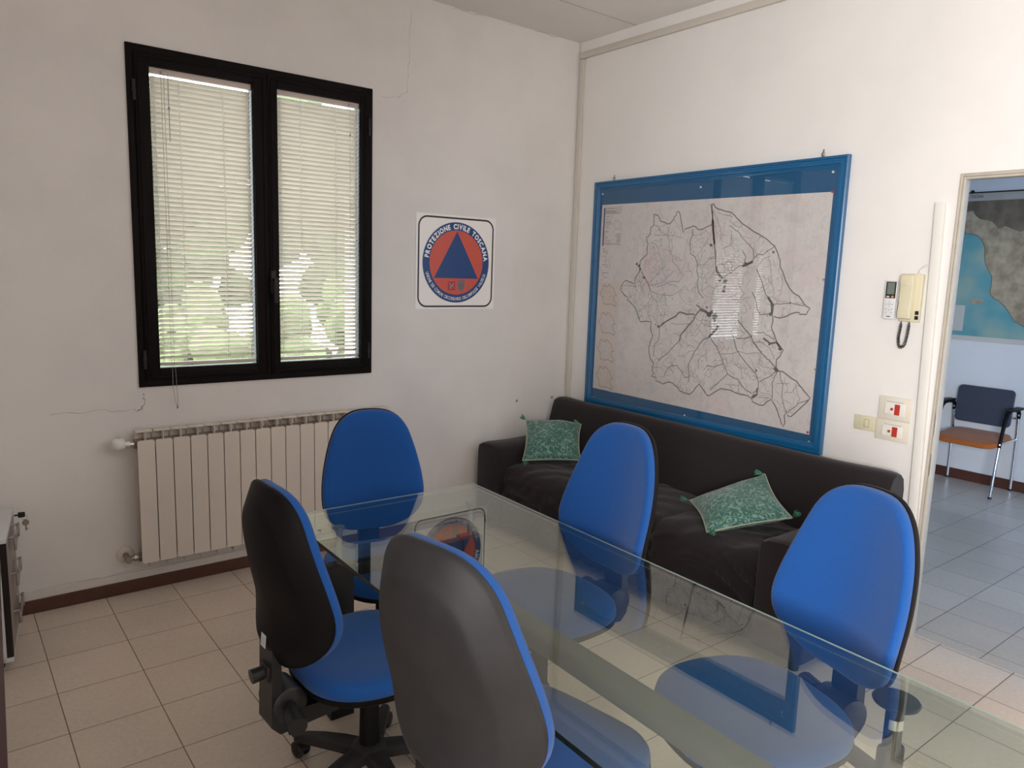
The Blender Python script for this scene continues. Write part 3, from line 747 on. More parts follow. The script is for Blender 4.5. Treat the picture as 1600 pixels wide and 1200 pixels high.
roads = [
 (Z5, [(1120,70),(1128,200),(1135,350),(1145,540),(1160,700),(1170,840),(1200,910)], .005), (Z7, [(95,640),(100,680),(125,725),(155,745)], .012), (Z7, [(60,200),(70,300),(78,430)], .012),
 (Z5, [(290,855),(325,925),(375,1000),(400,1090)], .005), (Z5, [(890,355),(895,420),(865,480),(870,650),(925,690),(950,770),(940,860),(960,930),(945,990),(965,1100),(1020,1170)], .004),
 (Z5, [(440,310),(480,330),(520,400),(590,420),(630,300)], .003), (Z5, [(600,430),(620,500),(620,610),(660,680),(655,740),(710,790),(770,910),(730,980),(650,970),(580,1000),(480,1040)], .003),
 (Z5, [(390,985),(450,920),(540,800),(560,700)], .003), (Z5, [(380,1020),(500,1000),(560,960),(680,840)], .003), (Z5, [(400,1090),(520,1130),(650,1140),(750,1080),(800,1020),(850,1090)], .003),
 (Z5, [(450,430),(560,430),(700,430),(760,470)], .0025), (Z5, [(925,690),(970,640),(1040,540),(1100,430),(1050,380),(960,435),(895,425)], .0025), (Z5, [(950,780),(1030,780),(1090,700),(1150,680)], .003), (Z5, [(60,1030),(140,1020),(230,1040),(215,1000)], .0025), (Z5, [(220,1010),(190,1100),(150,1180)], .0022),
 (Z6, [(500,385),(550,340),(640,285),(700,250),(745,205),(830,235),(915,230)], .008), (Z6, [(975,185),(920,250),(900,300),(840,370),(750,480),(735,550)], .008), (Z6, [(735,550),(680,600),(600,690),(555,725),(490,775)], .004),
 (Z6, [(980,180),(1040,200),(1110,250)], .014), (Z6, [(930,125),(975,150),(980,185)], .006), (Z6, [(500,390),(505,470),(495,545),(455,580),(435,690),(440,730)], .004),
 (Z6, [(1170,410),(1110,470),(1085,510),(1010,530),(960,610),(910,680),(870,770),(840,840),(850,930),(845,1030)], .0045), (Z6, [(1170,410),(1110,470),(1090,505)], .010),
 (Z6, [(560,950),(600,870),(640,840),(710,835),(770,920),(800,975),(850,970)], .004), (Z6, [(1020,890),(1075,840),(1150,850),(1200,830)], .003), (Z6, [(400,20),(470,80),(490,180),(520,250),(520,340)], .003), (Z6, [(405,310),(370,250),(375,120),(400,40)], .003),
 (Z6, [(1020,230),(1000,320),(950,400),(910,450)], .003), (Z6, [(660,455),(720,470),(750,490)], .003), (Z6, [(720,725),(800,720),(850,670),(910,660)], .0028), (Z6, [(1090,1120),(1130,1070),(1200,1040)], .003), (Z6, [(460,950),(480,800),(530,740)], .0028), (Z6, [(640,340),(700,350),(780,350),(850,345)], .003),
 (Z7, [(155,750),(300,640),(370,620),(420,600),(450,560),(490,520),(540,530),(580,490),(640,450)], .004), (Z7, [(340,635),(400,610),(440,590)], .012), (Z7, [(70,110),(130,260),(140,340),(130,400)], .003), (Z7, [(220,250),(300,310),(360,390),(440,470),(450,550)], .0035),
 (Z7, [(470,660),(500,730),(530,790),(560,900),(610,975),(620,1090)], .0045), (Z7, [(580,930),(625,990),(615,1090)], .012), (Z7, [(590,570),(610,640),(610,750),(640,880),(625,930)], .003), (Z7, [(630,990),(700,990),(790,980),(850,990),(920,1010)], .0035),
 (Z7, [(430,880),(470,960),(475,1030),(510,1090),(600,1085)], .004), (Z7, [(300,780),(330,850),(360,890),(340,920),(300,940)], .003), (Z7, [(235,340),(230,440),(150,470)], .003), (Z7, [(250,160),(220,210),(300,270),(340,260)], .0028), (Z7, [(700,700),(720,800),(690,920)], .0028), (Z7, [(340,480),(370,540),(360,620)], .004),
 (Z7, [(110,130),(200,160),(240,150)], .0025), (Z7, [(150,620),(200,590),(260,600)], .003), (Z7, [(90,480),(95,560),(40,560)], .003), (Z7, [(480,640),(540,560),(600,540)], .003),
 (Z8, [(300,60),(350,130),(420,210),(440,270),(510,360),(590,440),(660,515)], .0050), (Z8, [(245,200),(270,270),(290,345),(370,460),(470,570),(490,640),(490,700),(440,750)], .0042), (Z8, [(40,230),(100,310),(150,430),(200,570),(300,620),(370,720),(430,750)], .0042), (Z8, [(200,570),(120,640),(40,720)], .0035),
 (Z8, [(0,490),(80,500),(160,470)], .0035), (Z8, [(40,220),(60,185),(110,130)], .009), (Z8, [(540,230),(600,285),(660,275),(700,320)], .009), (Z8, [(660,520),(660,560),(620,650),(620,800)], .0038), (Z8, [(690,545),(700,620),(720,660),(710,770),(730,880),(755,925)], .0035),
 (Z8, [(660,540),(590,600),(500,640)], .0038), (Z8, [(765,930),(860,850),(960,810)], .0035), (Z8, [(120,380),(250,380),(300,350),(380,380),(510,370)], .003), (Z8, [(410,215),(480,180),(540,180),(640,240)], .0035), (Z8, [(270,230),(350,235),(420,220)], .004),
 (Z8, [(440,270),(520,270),(600,330),(640,430)], .003), (Z8, [(510,370),(500,480),(540,500),(660,520)], .003), (Z8, [(660,660),(720,660),(780,660)], .003), (Z8, [(840,660),(850,740),(880,800),(850,850)], .003), (Z8, [(430,790),(470,770),(480,700)], .009), (Z8, [(480,790),(560,790),(610,800)], .003), (Z8, [(740,740),(800,740),(830,700)], .0028), (Z8, [(300,640),(310,740),(280,745)], .0025),
]
bmk = B(); bml = B()
for zz, pts, w in roads:
    ribbon(bmk if w > .0034 else bml, wig(T(zz, pts), .0024, .016), w*1.15, mp, .0112+.0002*(w > .0034))
# many faint lanes
def inside(p, poly):
    c = False; j = len(poly)-1
    for i in range(len(poly)):
        (xi, yi), (xj, yj) = poly[i], poly[j]
        if (yi > p[1]) != (yj > p[1]) and p[0] < (xj-xi)*(p[1]-yi)/(yj-yi)+xi: c = not c
        j = i
    return c
us = [p[0] for p in bound]; vs_ = [p[1] for p in bound]
k = 0
while k < 420:
    p = (rn.uniform(min(us), max(us)), rn.uniform(min(vs_), max(vs_)))
    if not inside(p, bound): continue
    a = rn.uniform(0, 2*PI); P = [p]
    for _ in range(rn.randint(3, 9)):
        a += rn.uniform(-.8, .8); q = (P[-1][0]+.012*math.cos(a), P[-1][1]+.012*math.sin(a))
        if not inside(q, bound): break
        P.append(q)
    if len(P) > 2: ribbon(bml, P, rn.uniform(.0014, .0028), mp, .0111); k += 1
bm = B()
blobs = [(Z5, 265, 790, .012), (Z5, 240, 765, .010), (Z5, 277, 830, .010), (Z5, 325, 925, .012), (Z6, 1090, 240, .018), (Z6, 1060, 150, .008), (Z6, 1150, 260, .022), (Z6, 1120, 210, .013), (Z6, 1150, 300, .012), (Z6, 1190, 380, .010), (Z6, 490, 375, .011), (Z6, 460, 350, .006), (Z6, 545, 340, .009),
 (Z5, 1110, 550, .010), (Z5, 1140, 470, .008), (Z7, 375, 620, .014), (Z7, 180, 780, .016), (Z7, 165, 870, .014), (Z7, 175, 830, .012), (Z7, 130, 770, .010), (Z7, 622, 995, .011), (Z7, 608, 1085, .012), (Z7, 590, 940, .009), (Z7, 630, 500, .010), (Z7, 790, 980, .007), (Z8, 660, 525, .015), (Z8, 695, 330, .013), (Z8, 440, 785, .010), (Z8, 595, 285, .009), (Z8, 470, 535, .007), (Z8, 460, 770, .012), (Z7, 45, 435, .009), (Z7, 20, 1080, .014)]
for zz, x, y, r in blobs:
    c = T(zz, [(x, y)])[0]; n = 11
    flatpoly(bm, [(c[0]+r*rn.uniform(.45, 1.25)*math.cos(2*PI*i/n), c[1]+r*rn.uniform(.45, 1.2)*math.sin(2*PI*i/n)) for i in range(n)], mp, .01165+rn.uniform(0, .0003))
k = 0
while k < 130:
    p = (rn.uniform(min(us), max(us)), rn.uniform(min(vs_), max(vs_)))
    if inside(p, bound):
        r = rn.uniform(.0015, .004); flatpoly(bm, [(p[0]+r*rn.uniform(.5, 1.3)*math.cos(2*PI*i/6), p[1]+r*rn.uniform(.5, 1.3)*math.sin(2*PI*i/6)) for i in range(6)], mp, .0116); k += 1
for f in bm.faces: f.material_index = 2
for src, mi in ((bmk, 0), (bml, 1)):
    for f in src.faces:
        g = bm.faces.new([bm.verts.new(v.co) for v in f.verts]); g.material_index = mi
bmk.free(); bml.free()
obj('map_print', bm, [M_INK, M_INK2, M_INK3], sheet)
# legend column and four small key maps at its left
def quadpx(pts): return [tr(*p) for p in pts]
bm = B(); flatpoly(bm, quadpx([(941, 324), (969, 322), (968.5, 333.5), (940.5, 335)]), mp, .0113); obj('legend_heading', bm, M_LEGBG, sheet)
bm = B(); flatpoly(bm, quadpx([(940.8, 325), (943, 325), (939.8, 384), (937.8, 384)]), mp, .0114); obj('legend_bar', bm, M_LEGBAR, sheet)
bm = B()
def tick(x0, x1, y, th=1.0): flatpoly(bm, quadpx([(x0, y), (x1, y-.25), (x1, y-.25+th), (x0, y+th)]), mp, .0115)
for a in ((944, 957, 325, .9), (944, 960, 329.4, 1.5), (944, 964, 332.2, 1.2)): tick(*a)
for x0, x1, y in ((943.5,949.5,337.8),(943.5,947.5,342),(943,952,345.4),(943,952,347.4),(942.5,953,349.6),(942.5,949,353),(942.5,948,356.2),(942,947.5,360.5),(942,947,362.2),(942,946.5,369.2),(941.5,947.5,372.4),(941.5,951,375.6),(941,951,379),(941,960,381),
    (960,967,365),(958,966.5,367),(959,966.5,369.4),(961,966.5,371.2),(960,966.5,374),(959.5,966.5,376),(959,966,378.3),(960,967,381.2),(938.5,942,388),(938,944,391),(939,947,393.4),(943,947,396.4),(938,944.5,399.8),(943,945.5,403),(942,945.5,406.4),(942,944,409.4),(937,945.5,413.3),(942,947,416.6),(936.5,948,426),(937,940,430),(941,946,433),(936,939,437)):
    tick(x0, x1, y, .9)
obj('legend_text', bm, M_INK2, sheet)
def mini(px0, px1, py0, py1, w, m):
    b2 = B(); c0 = tr(px0, (py0+py1)/2)[0]; c1 = tr(px1, (py0+py1)/2)[0]; d0 = tr((px0+px1)/2, py1)[1]; d1 = tr((px0+px1)/2, py0)[1]
    u0, u1, v0, v1 = min(us), max(us), min(vs_), max(vs_)
    P = [(c0+(p[0]-u0)/(u1-u0)*(c1-c0), d0+(p[1]-v0)/(v1-v0)*(d1-d0)) for p in bound]
    ribbon(b2, P, w, mp, .0118, True); return b2, P
ins = ((934, 961, 444, 479), (931.5, 959, 488, 524), (929.5, 957, 530, 566), (927.5, 955, 572, 609))
bm = B()
flatpoly(bm, quadpx([(933, 441), (966, 440.5), (957, 614), (924.5, 605.5)]), mp, .01125); obj('key_map_panel', bm, M_INSET, sheet)
for i, q in enumerate(ins):
    b2, P = mini(*q, .0026, M_INK); o = obj('key_map', b2, M_INK, sheet)
    b3 = B(); flatpoly(b3, P, mp, .01155)
    obj('key_map_fill', b3, mat('key_tint', ((.645, .565, .50), (.655, .60, .57), (.645, .59, .565), (.65, .58, .52))[i], .8, var=.12, vscale=40), sheet)
b2, P = mini(955.5, 967.5, 343, 358.5, .0018, M_INK2); obj('key_map', b2, M_INK2, sheet)
# pins in the backing, hanging clips
for (y, z, m_) in ((-.2886, 2.1562, M_PIN), (-1.0831, 2.1499, M_PIN), (-1.8821, 2.1714, M_PIN), (-.299, .7735+.03, M_PIN), (-1.0792, .7858+.03, M_PIN), (-1.8891, .7877+.03, M_PIN), (-1.8857, 1.6479, M_INK2), (-1.8869, 1.1955, M_INK2), (-1.8886, 2.0766, M_PINR), (-1.8776, .8664, M_PINR)):
    u, v = uv(y, z); bm = B(); r = .006
    flat2 = [(u+r*math.cos(2*PI*i/12), v+r*math.sin(2*PI*i/12)) for i in range(12)]
    prism(bm, flat2, mp, .0112, .0150); obj('push_pin', bm, m_, board)
for y in (-.3752, -1.8154):
    u = MY0-y; bm = B()
    prismm(bm, u-.009, u+.009, BH-.03, BH+.022, .001, .0035); prismm(bm, u-.004, u+.004, BH+.020, BH+.040, .001, .003)
    loft(bm, [[mp(u+.006*math.cos(2*PI*i/10), BH+.018+.006*math.sin(2*PI*i/10), h) for i in range(10)] for h in (.003, .012)])
    obj('hanging_clip', bm, M_STEEL, board, smooth=35)

# ------------------------------------------------------------------ small wall devices near the door
def wbox(bm, y0, y1, z0, z1, h0, h1, bev=.002): box(bm, -h1, -h0, y0, y1, z0, z1, bev)
t = thing('remote_control', 'white air conditioner remote in a holder left of the intercom handset', 'remote', (0, -2.229, 1.475))
bm = B(); wbox(bm, -.0275, .0275, .002, .178, .008, .026, .005); obj('remote_body', bm, M_REMOTE, t, smooth=35)
bm = B(); wbox(bm, -.030, .030, -.002, .085, -.001, .014, .004); obj('wall_holder', bm, M_REMOTE, t, smooth=35)
bm = B(); wbox(bm, -.024, .022, .098, .174, .0255, .0270, .0005); obj('display_surround', bm, M_BLACK, t)
bm = B(); wbox(bm, -.018, .016, .116, .170, .0268, .0276, .0003); obj('display', bm, M_LCD, t)
bm = B(); wbox(bm, .002, .016, .101, .109, .0268, .0285, .001); obj('mode_button', bm, M_BTN, t)
bm = B(); cyl(bm, (-.0265, -.012, .105), (-.0290, -.012, .105), .006); obj('power_button', bm, M_ORANGEBTN, t)
for (y, z, w) in ((.014, .070, .004), (-.014, .070, .004), (0, .082, .003), (0, .060, .003), (0, .071, .006), (.014, .048, .005), (-.014, .048, .005), (0, .044, .005), (.012, .032, .004), (-.012, .032, .004)):
    bm = B(); wbox(bm, y-w, y+w, z-.0032, z+.0032, .0255, .0272, .001); obj('button', bm, M_BTN, t)
bm = B(); wbox(bm, -.010, .008, .012, .016, .0258, .0263, .0001); obj('maker_mark', bm, M_DARKTXT, t)

t = thing('intercom_handset', 'ivory wall intercom telephone with a black coiled cord beside the trunking', 'intercom', (0, -2.3205, 1.47))
bm = B(); wbox(bm, -.046, .046, .0, .216, 0, .022, .005); bd = obj('intercom_base', bm, M_CREAMPL, t, smooth=35)
bm = B()
prof = [(.012, .030), (.016, .050), (.04, .056), (.075, .048), (.12, .047), (.165, .050), (.19, .058), (.210, .054), (.216, .034), (.20, .026), (.02, .026)]
loft(bm, [[Vector((-h, y, z)) for z, h in [(a, (b-.026)*k+.026) for a, b in prof]] for y, k in ((.042, .7), (.039, .95), (.030, 1), (-.006, 1), (-.012, .95), (-.015, .7))])
obj('handset', bm, M_CREAMPL, t, smooth=40)
for z in (.012, .034):
    bm = B(); wbox(bm, -.043, -.028, z, z+.017, .0215, .027, .001); obj('call_button', bm, M_BLACK, t)
bm = B(); wbox(bm, -.004, .016, .166, .172, .0555, .0585, .001); obj('handset_slot', bm, M_PLATE, t)
bm = B(); P = []
path = [(.030, .0), (.032, -.03), (.036, -.07), (.034, -.10), (.026, -.118), (.014, -.118), (.004, -.10), (-.002, -.06), (-.004, -.03), (-.006, 0)]
def along(path, s):
    L = [0]
    for a, b in zip(path, path[1:]): L.append(L[-1]+math.hypot(b[0]-a[0], b[1]-a[1]))
    d = s*L[-1]
    for i in range(len(path)-1):
        if d <= L[i+1] or i == len(path)-2:
            k = (d-L[i])/(L[i+1]-L[i]); a, b = path[i], path[i+1]
            return (a[0]+(b[0]-a[0])*k, a[1]+(b[1]-a[1])*k, math.atan2(b[1]-a[1], b[0]-a[0]))
turns = 34
for i in range(turns*9+1):
    s = i/(turns*9); y, z, a = along(path, s); q = 2*PI*i/9; r = .0062*min(1, s*14, (1-s)*14)
    P.append((-.020-r*math.cos(q), y-r*math.sin(q)*math.sin(a), z+r*math.sin(q)*math.cos(a)))
tube(bm, P, .0019, 5); obj('coiled_cord', bm, M_NYLON, t, smooth=60)
bm = B(); tube(bm, [(-.012, -.020, .214), (-.016, -.024, .232), (-.018, -.040, .250), (-.016, -.060, .258), (-.012, -.085, .262)], .0035, 8); obj('supply_cable', bm, M_WHITE_TRIM, t, smooth=60)

def switch_plate(label, y0, y1, z0, z1):
    t = thing('switch_plate', label, 'switch', (0, (y0+y1)/2, (z0+z1)/2), group='emergency switch plates by the door')
    w, h = (y0-y1)/2, (z1-z0)/2
    bm = B(); wbox(bm, -w, w, -h, h, 0, .010, .004); obj('cover_plate', bm, M_PLATE, t, smooth=35)
    bm = B(); wbox(bm, -w*.66, w*.60, -h*.62, h*.52, .0095, .0125, .0015); obj('inner_frame', bm, M_KEYCAP, t, smooth=35)
    bm = B(); wbox(bm, w*.28, w*.56, -h*.5, h*.36, .012, .0145, .001); obj('blank_module', bm, M_KEYCAP, t)
    bm = B(); wbox(bm, -w*.02, w*.26, -h*.5, h*.36, .012, .0145, .001); k = obj('lamp_module', bm, M_KEYCAP, t)
    bm = B(); cyl(bm, (-.0142, w*.12, -h*.07), (-.0175, w*.12, -h*.07), .0065, seg=14); obj('red_lamp', bm, M_RED, k)
    bm = B(); wbox(bm, -w*.36, -w*.04, -h*.55, h*.40, .012, .0155, .001); obj('red_rocker', bm, M_RED, t)
    bm = B(); wbox(bm, -w*.55, w*.5, h*.50, h*.62, .0100, .0104, .0001); obj('caption_strip', bm, M_BTN, t)
    return t
switch_plate('ivory plate with a red rocker switch, upper one of the pair beside the door', -2.2233, -2.3725, 1.008, 1.114)
switch_plate('ivory plate with a red rocker switch, lower one of the pair beside the door', -2.2194, -2.3733, .906, 1.004)
t = thing('light_switch', 'plain ivory light switch left of the lower red switch plate', 'switch', (0, -2.1655, .968))
bm = B(); wbox(bm, -.0535, .0535, -.036, .036, 0, .008, .003); obj('cover_plate', bm, M_CREAMPL, t, smooth=35)
bm = B(); wbox(bm, -.020, .004, -.019, .019, .0075, .0085, .001); obj('rocker_gap', bm, M_GROOVE, t)
bm = B(); wbox(bm, -.0185, .0025, -.0175, .0175, .008, .012, .002); obj('rocker', bm, M_CREAMPL, t, smooth=35)

# ------------------------------------------------------------------ sofa with a dark slipcover
sofa = thing('sofa', 'long dark brown slipcovered sofa below the blue map frame', 'sofa', (0, 0, 0))
def wr(p, a): # small cloth unevenness
    return a*mnoise.fractal(Vector(p), 1.0, 2.0, 3)
SY0, SY1 = -.055, -2.395
# back
pf = [(-.045, .06), (-.040, .40), (-.042, .70), (-.055, .755), (-.085, .780), (-.125, .782), (-.160, .765), (-.178, .72), (-.205, .60), (-.235, .44), (-.245, .06)]
cx_, cz_ = -.13, .45
ys = [SY0+.035, SY0+.012, SY0-.004+.004, SY0-.02, SY0-.05]+[SY0-.05-(SY0-.05-SY1-.05)*i/40 for i in range(1, 40)]+[SY1+.05, SY1+.02, SY1, SY1-.010, SY1-.030]
loops = []
n = len(ys)
for i, y in enumerate(ys):
    e = min(i, n-1-i); ins_ = (.055, .022, .008, .002, 0)[e] if e < 5 else 0
    yy = y if 0 < e else (SY0-.001 if i == 0 else SY1+.001)
    yy = {0: (SY0-.0 if i < n/2 else SY1)}.get(e, y)
    loop = []
    for x, z in pf:
        dz = z-ins_*(1 if z > .5 else 0)*(1 if z > .7 else .3); dx = x+(ins_*.6 if x < -.1 else 0)
        loop.append(Vector((dx+wr((x*5, yy*4, z*5), .006 if z > .1 else 0), max(SY1, min(SY0, yy)), dz+wr((yy*2.3, z*3, 1), .006 if z > .5 else 0))))
    loops.append(loop)
loops = sorted(loops, key=lambda l: -l[0].y)
bm = B(); loft(bm, loops); bmesh.ops.remove_doubles(bm, verts=bm.verts, dist=.0004)
obj('sofa_back', bm, M_SOFA, sofa, smooth=55)
# arms: profile across y, lofted from the back towards the front
def arm(y0, y1, htop):
    yc = (y0+y1)/2; hw = abs(y1-y0)/2
    prof = [(-1, .06), (-1, .35), (-.98, htop-.06), (-.86, htop-.018), (-.6, htop), (0, htop+.008), (.6, htop), (.86, htop-.018), (.98, htop-.06), (1, .35), (1, .06)]
    xs = [-.20, -.35, -.5, -.62, -.70, -.755, -.785, -.800, -.803]; sc = [1, 1, 1, 1, 1, 1, .985, .95, .86]
    bm = B(); loops = []
    for x, s in zip(xs, sc):
        loops.append([Vector((x+wr((x*4, a*3, z*4+y0), .008), yc+hw*a*(1-(1-s)*.5), (z if z < .1 else .06+(z-.06)*(1-(1-s)*.35))+wr((x*5, a*2, z*3), .006)*(z > .3))) for a, z in prof])
    loft(bm, loops); obj('armrest', bm, M_SOFA, sofa, smooth=55)
arm(-.055, -.30, .545); arm(-2.148, -2.392, .55)
# seat with a draped, wrinkled cover over three cushions
bm = B()
sec = [(-.215, .430), (-.30, .440), (-.40, .447), (-.50, .450), (-.58, .450), (-.64, .446), (-.69, .438), (-.73, .424), (-.755, .404), (-.770, .378), (-.777, .34), (-.780, .29), (-.782, .24), (-.784, .18), (-.786, .12), (-.788, .06)]
def resample(P, n):
    L = [0]
    for a, b in zip(P, P[1:]): L.append(L[-1]+math.hypot(b[0]-a[0], b[1]-a[1]))
    out = []
    for i in range(n):
        d = L[-1]*i/(n-1); k = max(j for j in range(len(P)-1) if L[j] <= d+1e-9); t = (d-L[k])/(L[k+1]-L[k])
        out.append((P[k][0]+(P[k+1][0]-P[k][0])*t, P[k][1]+(P[k+1][1]-P[k][1])*t))
    return out
sec = resample(sec, 64)
ny = 220; y0, y1 = -.29, -2.14; G = []
for i in range(ny+1):
    y = y0+(y1-y0)*i/ny; f = (i/ny*3) % 1; cush = math.sin(PI*min(max(f, 0), 1))**.35
    ci = int(min(2.999, i/ny*3)); row = []
    for j, (x, z) in enumerate(sec):
        q = j/(len(sec)-1); fr = min(1, max(0, (q-.48)/.22)); front = min(1, max(0, (q-.55)/.12))
        dz = (cush-1)*.028*(1-fr*.6)
        # swags hanging between the cushion joints, pulled towards the lower corners
        e = (f-.5)*2*(1 if ci != 1 else -1)
        ph = z*72+1.9*e*e*3.0+e*2.4+ci*1.7+mnoise.noise(Vector((y*3.0, z*5, 0)))*2.6
        sw = max(0, math.sin(ph))**2.2*(.55+.45*mnoise.noise(Vector((y*2.5, z*9, 7))))
        fine = math.sin(y*46+z*60+mnoise.noise(Vector((y*6, z*7, 3)))*5)*.0022*fr
        dx = -sw*.036*front-fine
        dz2 = wr((x*7, y*5, 2), .010)*(1-fr)+math.sin(y*26+x*30+mnoise.noise(Vector((y*4, x*8, 5)))*4)*.0028*(1-front)
        row.append(bm.verts.new((x+dx+(1-cush)*.022*fr, y, z+dz+dz2)))
    G.append(row)
for a, b in zip(G, G[1:]):
    for j in range(len(sec)-1): bm.faces.new((a[j], a[j+1], b[j+1], b[j]))
obj('seat_cover', bm, M_SOFA, sofa, smooth=80)
bm = B(); box(bm, -.76, -.06, -2.36, -.09, .045, .30); obj('sofa_base', bm, M_BLACK, sofa)
for x in (-.74, -.09):
    for y in (-.12, -2.33):
        bm = B(); cyl(bm, (x, y, 0), (x, y, .06), .022, .028, 12); obj('sofa_foot', bm, M_WENGE, sofa, smooth=40)

def pillow(label, loc, M3, S, thick, seed, fold=None):
    t = thing('throw_pillow', label, 'pillow', group='green brocade pillows on the sofa')
    t.matrix_world = Matrix.Translation(loc) @ M3.to_4x4()
    r2 = random.Random(seed); n = 22; bm = B(); layers = []
    def edge(a, b): # pinched outline of a stuffed square: sides draw in, corners stick out
        u = a*(1-.07*(1-b*b)); v = b*(1-.07*(1-a*a)); return u*S/2, v*S/2
    for sgn in (1, -1):
        L = []
        for i in range(n+1):
            row = []
            for j in range(n+1):
                a = 2*i/n-1; b = 2*j/n-1; x, y = edge(a, b)
                prof = max(0, (1-a**2)*(1-b**2))**.42
                z = sgn*thick/2*prof+.008*mnoise.noise(Vector((x*7+seed, y*7, 3*sgn)))*prof
                if fold: z += fold(a, b)
                row.append(bm.verts.new((x, y, z)))
            L.append(row)
        layers.append(L)
    for L in layers:
        for i in range(n):
            for j in range(n): bm.faces.new((L[i][j], L[i+1][j], L[i+1][j+1], L[i][j+1]))
    bmesh.ops.remove_doubles(bm, verts=bm.verts, dist=.0003)
    obj('pillow_cover', bm, M_BROCADE, t, smooth=70)
    bm = B(); P = []
    for k in range(4*n+1):
        q = k % (4*n); s, e = divmod(q, n); w = 2*e/n-1
        a, b = ((w, -1), (1, w), (-w, 1), (-1, -w))[s]; x, y = edge(a, b)
        P.append((x, y, (fold(a, b) if fold else 0)))
    tube(bm, P, .0036, 6, cap=False); obj('piping', bm, M_PIPING, t, smooth=60)
    for (a, b) in ((-1, -1), (1, -1), (1, 1), (-1, 1)):
        bm = B(); x, y = edge(a, b); d = Vector((a, b, 0)).normalized(); z0 = (fold(a, b) if fold else 0)
        if (a, b) == (1, 1) : d = Vector((-.95, .30, .30)).normalized()
        if (a, b) == (-1, -1): d = Vector((.55, -.75, .30)).normalized()
        if (a, b) == (1, -1): d = Vector((.35, -.5, .75)).normalized()
        o_ = Vector((x, y, z0)); tube(bm, [o_, o_+d*.014], .003, 6)
        lathe_c = o_+d*.014; u, v = frame_from(d)
        for s in range(26):
            an = r2.uniform(0, 2*PI); rr = r2.uniform(.1, 1)
            tip = lathe_c+d*r2.uniform(.030, .040)+(u*math.cos(an)+v*math.sin(an))*.016*rr
            mid = lathe_c+d*.012+(u*math.cos(an)+v*math.sin(an))*.010*rr
            tube(bm, [lathe_c, mid, tip], .0022, 4)
        obj('tassel', bm, M_TASSEL, t)
    return t
pillow('green brocade pillow with tassels lying on the seat near the right end of the sofa', Vector((-.4665, -1.8055, .536)), Matrix(((.741, .604, -.293), (-.632, .775, .001), (.228, .184, .956))), .400, .11, 4,
       fold=lambda a, b: -.030*max(0, b-a-.6)**1.2+.03*max(0, a+b-1)**1.3)
pillow('green brocade pillow propped in the left corner of the sofa by the armrest', Vector((-.464, -.404, .576)), Matrix(((.713, .572, -.406), (-.698, .635, -.331), (.069, .519, .852))), .36, .12, 9,
       fold=lambda a, b: -.05*max(0, a+b-1.1)**1.5+.02*(b*b-.3)*max(0, b))

# ------------------------------------------------------------------ glass conference table
TY = -.025
table = thing('conference_table', 'long glass topped conference table with black panel legs between the blue chairs', 'table', (-1.7587, -1.3788, 0), TY)
TW, TL, TZ = .8213, 2.42, .735
bm = B()
def rect_pts(x0, x1, y0, y1): return [(x0, y0), (x1, y0), (x1, y1), (x0, y1)]
r = bmesh.ops.create_grid(bm, x_segments=1, y_segments=1, size=.5, matrix=Matrix.Translation((-TW/2, -TL/2, TZ)) @ Matrix.Diagonal((TW-.0008, TL-.0008, 1, 1)))
r = bmesh.ops.create_grid(bm, x_segments=1, y_segments=1, size=.5, matrix=Matrix.Translation((-TW/2, -TL/2, TZ-.012)) @ Matrix.Diagonal((TW-.0008, TL-.0008, 1, 1)))
gt = obj('glass_top', bm, M_TGLASS, table)
bm = B()
for (x0, x1, y0, y1) in ((-.0016, 0, -TL, 0), (-TW, 0, -.0016, 0), (-TW, 0, -TL, -TL+.0016)):
    box(bm, x0, x1, y0, y1, TZ-.0035, TZ+.0002, .0003)
obj('painted_edge_glint', bm, M_TEDGE, gt)  # thin pale strip: the glass edge's highlight put into the colour
bm = B(); box(bm, -TW, -TW+.002, -TL, 0, TZ-.013, TZ-.0005, .0003); obj('painted_dark_edge', bm, M_TEDGE_D, gt)  # near-black strip paints the darkness seen through this side of the glass
xl, xr = -.690, -TW+.690; y_end = (-.17, -TL+.17)
for yy in y_end:
    for xx in (xl, xr):
        bm = B(); box(bm, xx-.045, xx+.045, yy-.03, yy+.03, 0, .585, .003)
        obj('leg_panel', bm, M_BLACK, table, smooth=30)
    bm = B(); box(bm, xl+.045, xr-.045, yy-.02, yy+.02, .53, .580, .004); obj('cross_rail', bm, M_BLACK, table, smooth=30)
    for xx in (xl, xr):
        bm = B(); cyl(bm, (xx, yy, .585), (xx, yy, TZ-.020), .010); cyl(bm, (xx, yy, TZ-.020), (xx, yy, TZ-.0125), .020, seg=20)
        obj('glass_support', bm, M_STEEL, table, smooth=35)
bm = B(); box(bm, -TW/2-.080, -TW/2+.002, y_end[1]-.02, y_end[0]+.02, .5815, .641, .021, 4); obj('centre_beam', bm, M_BEAM, table, smooth=50)

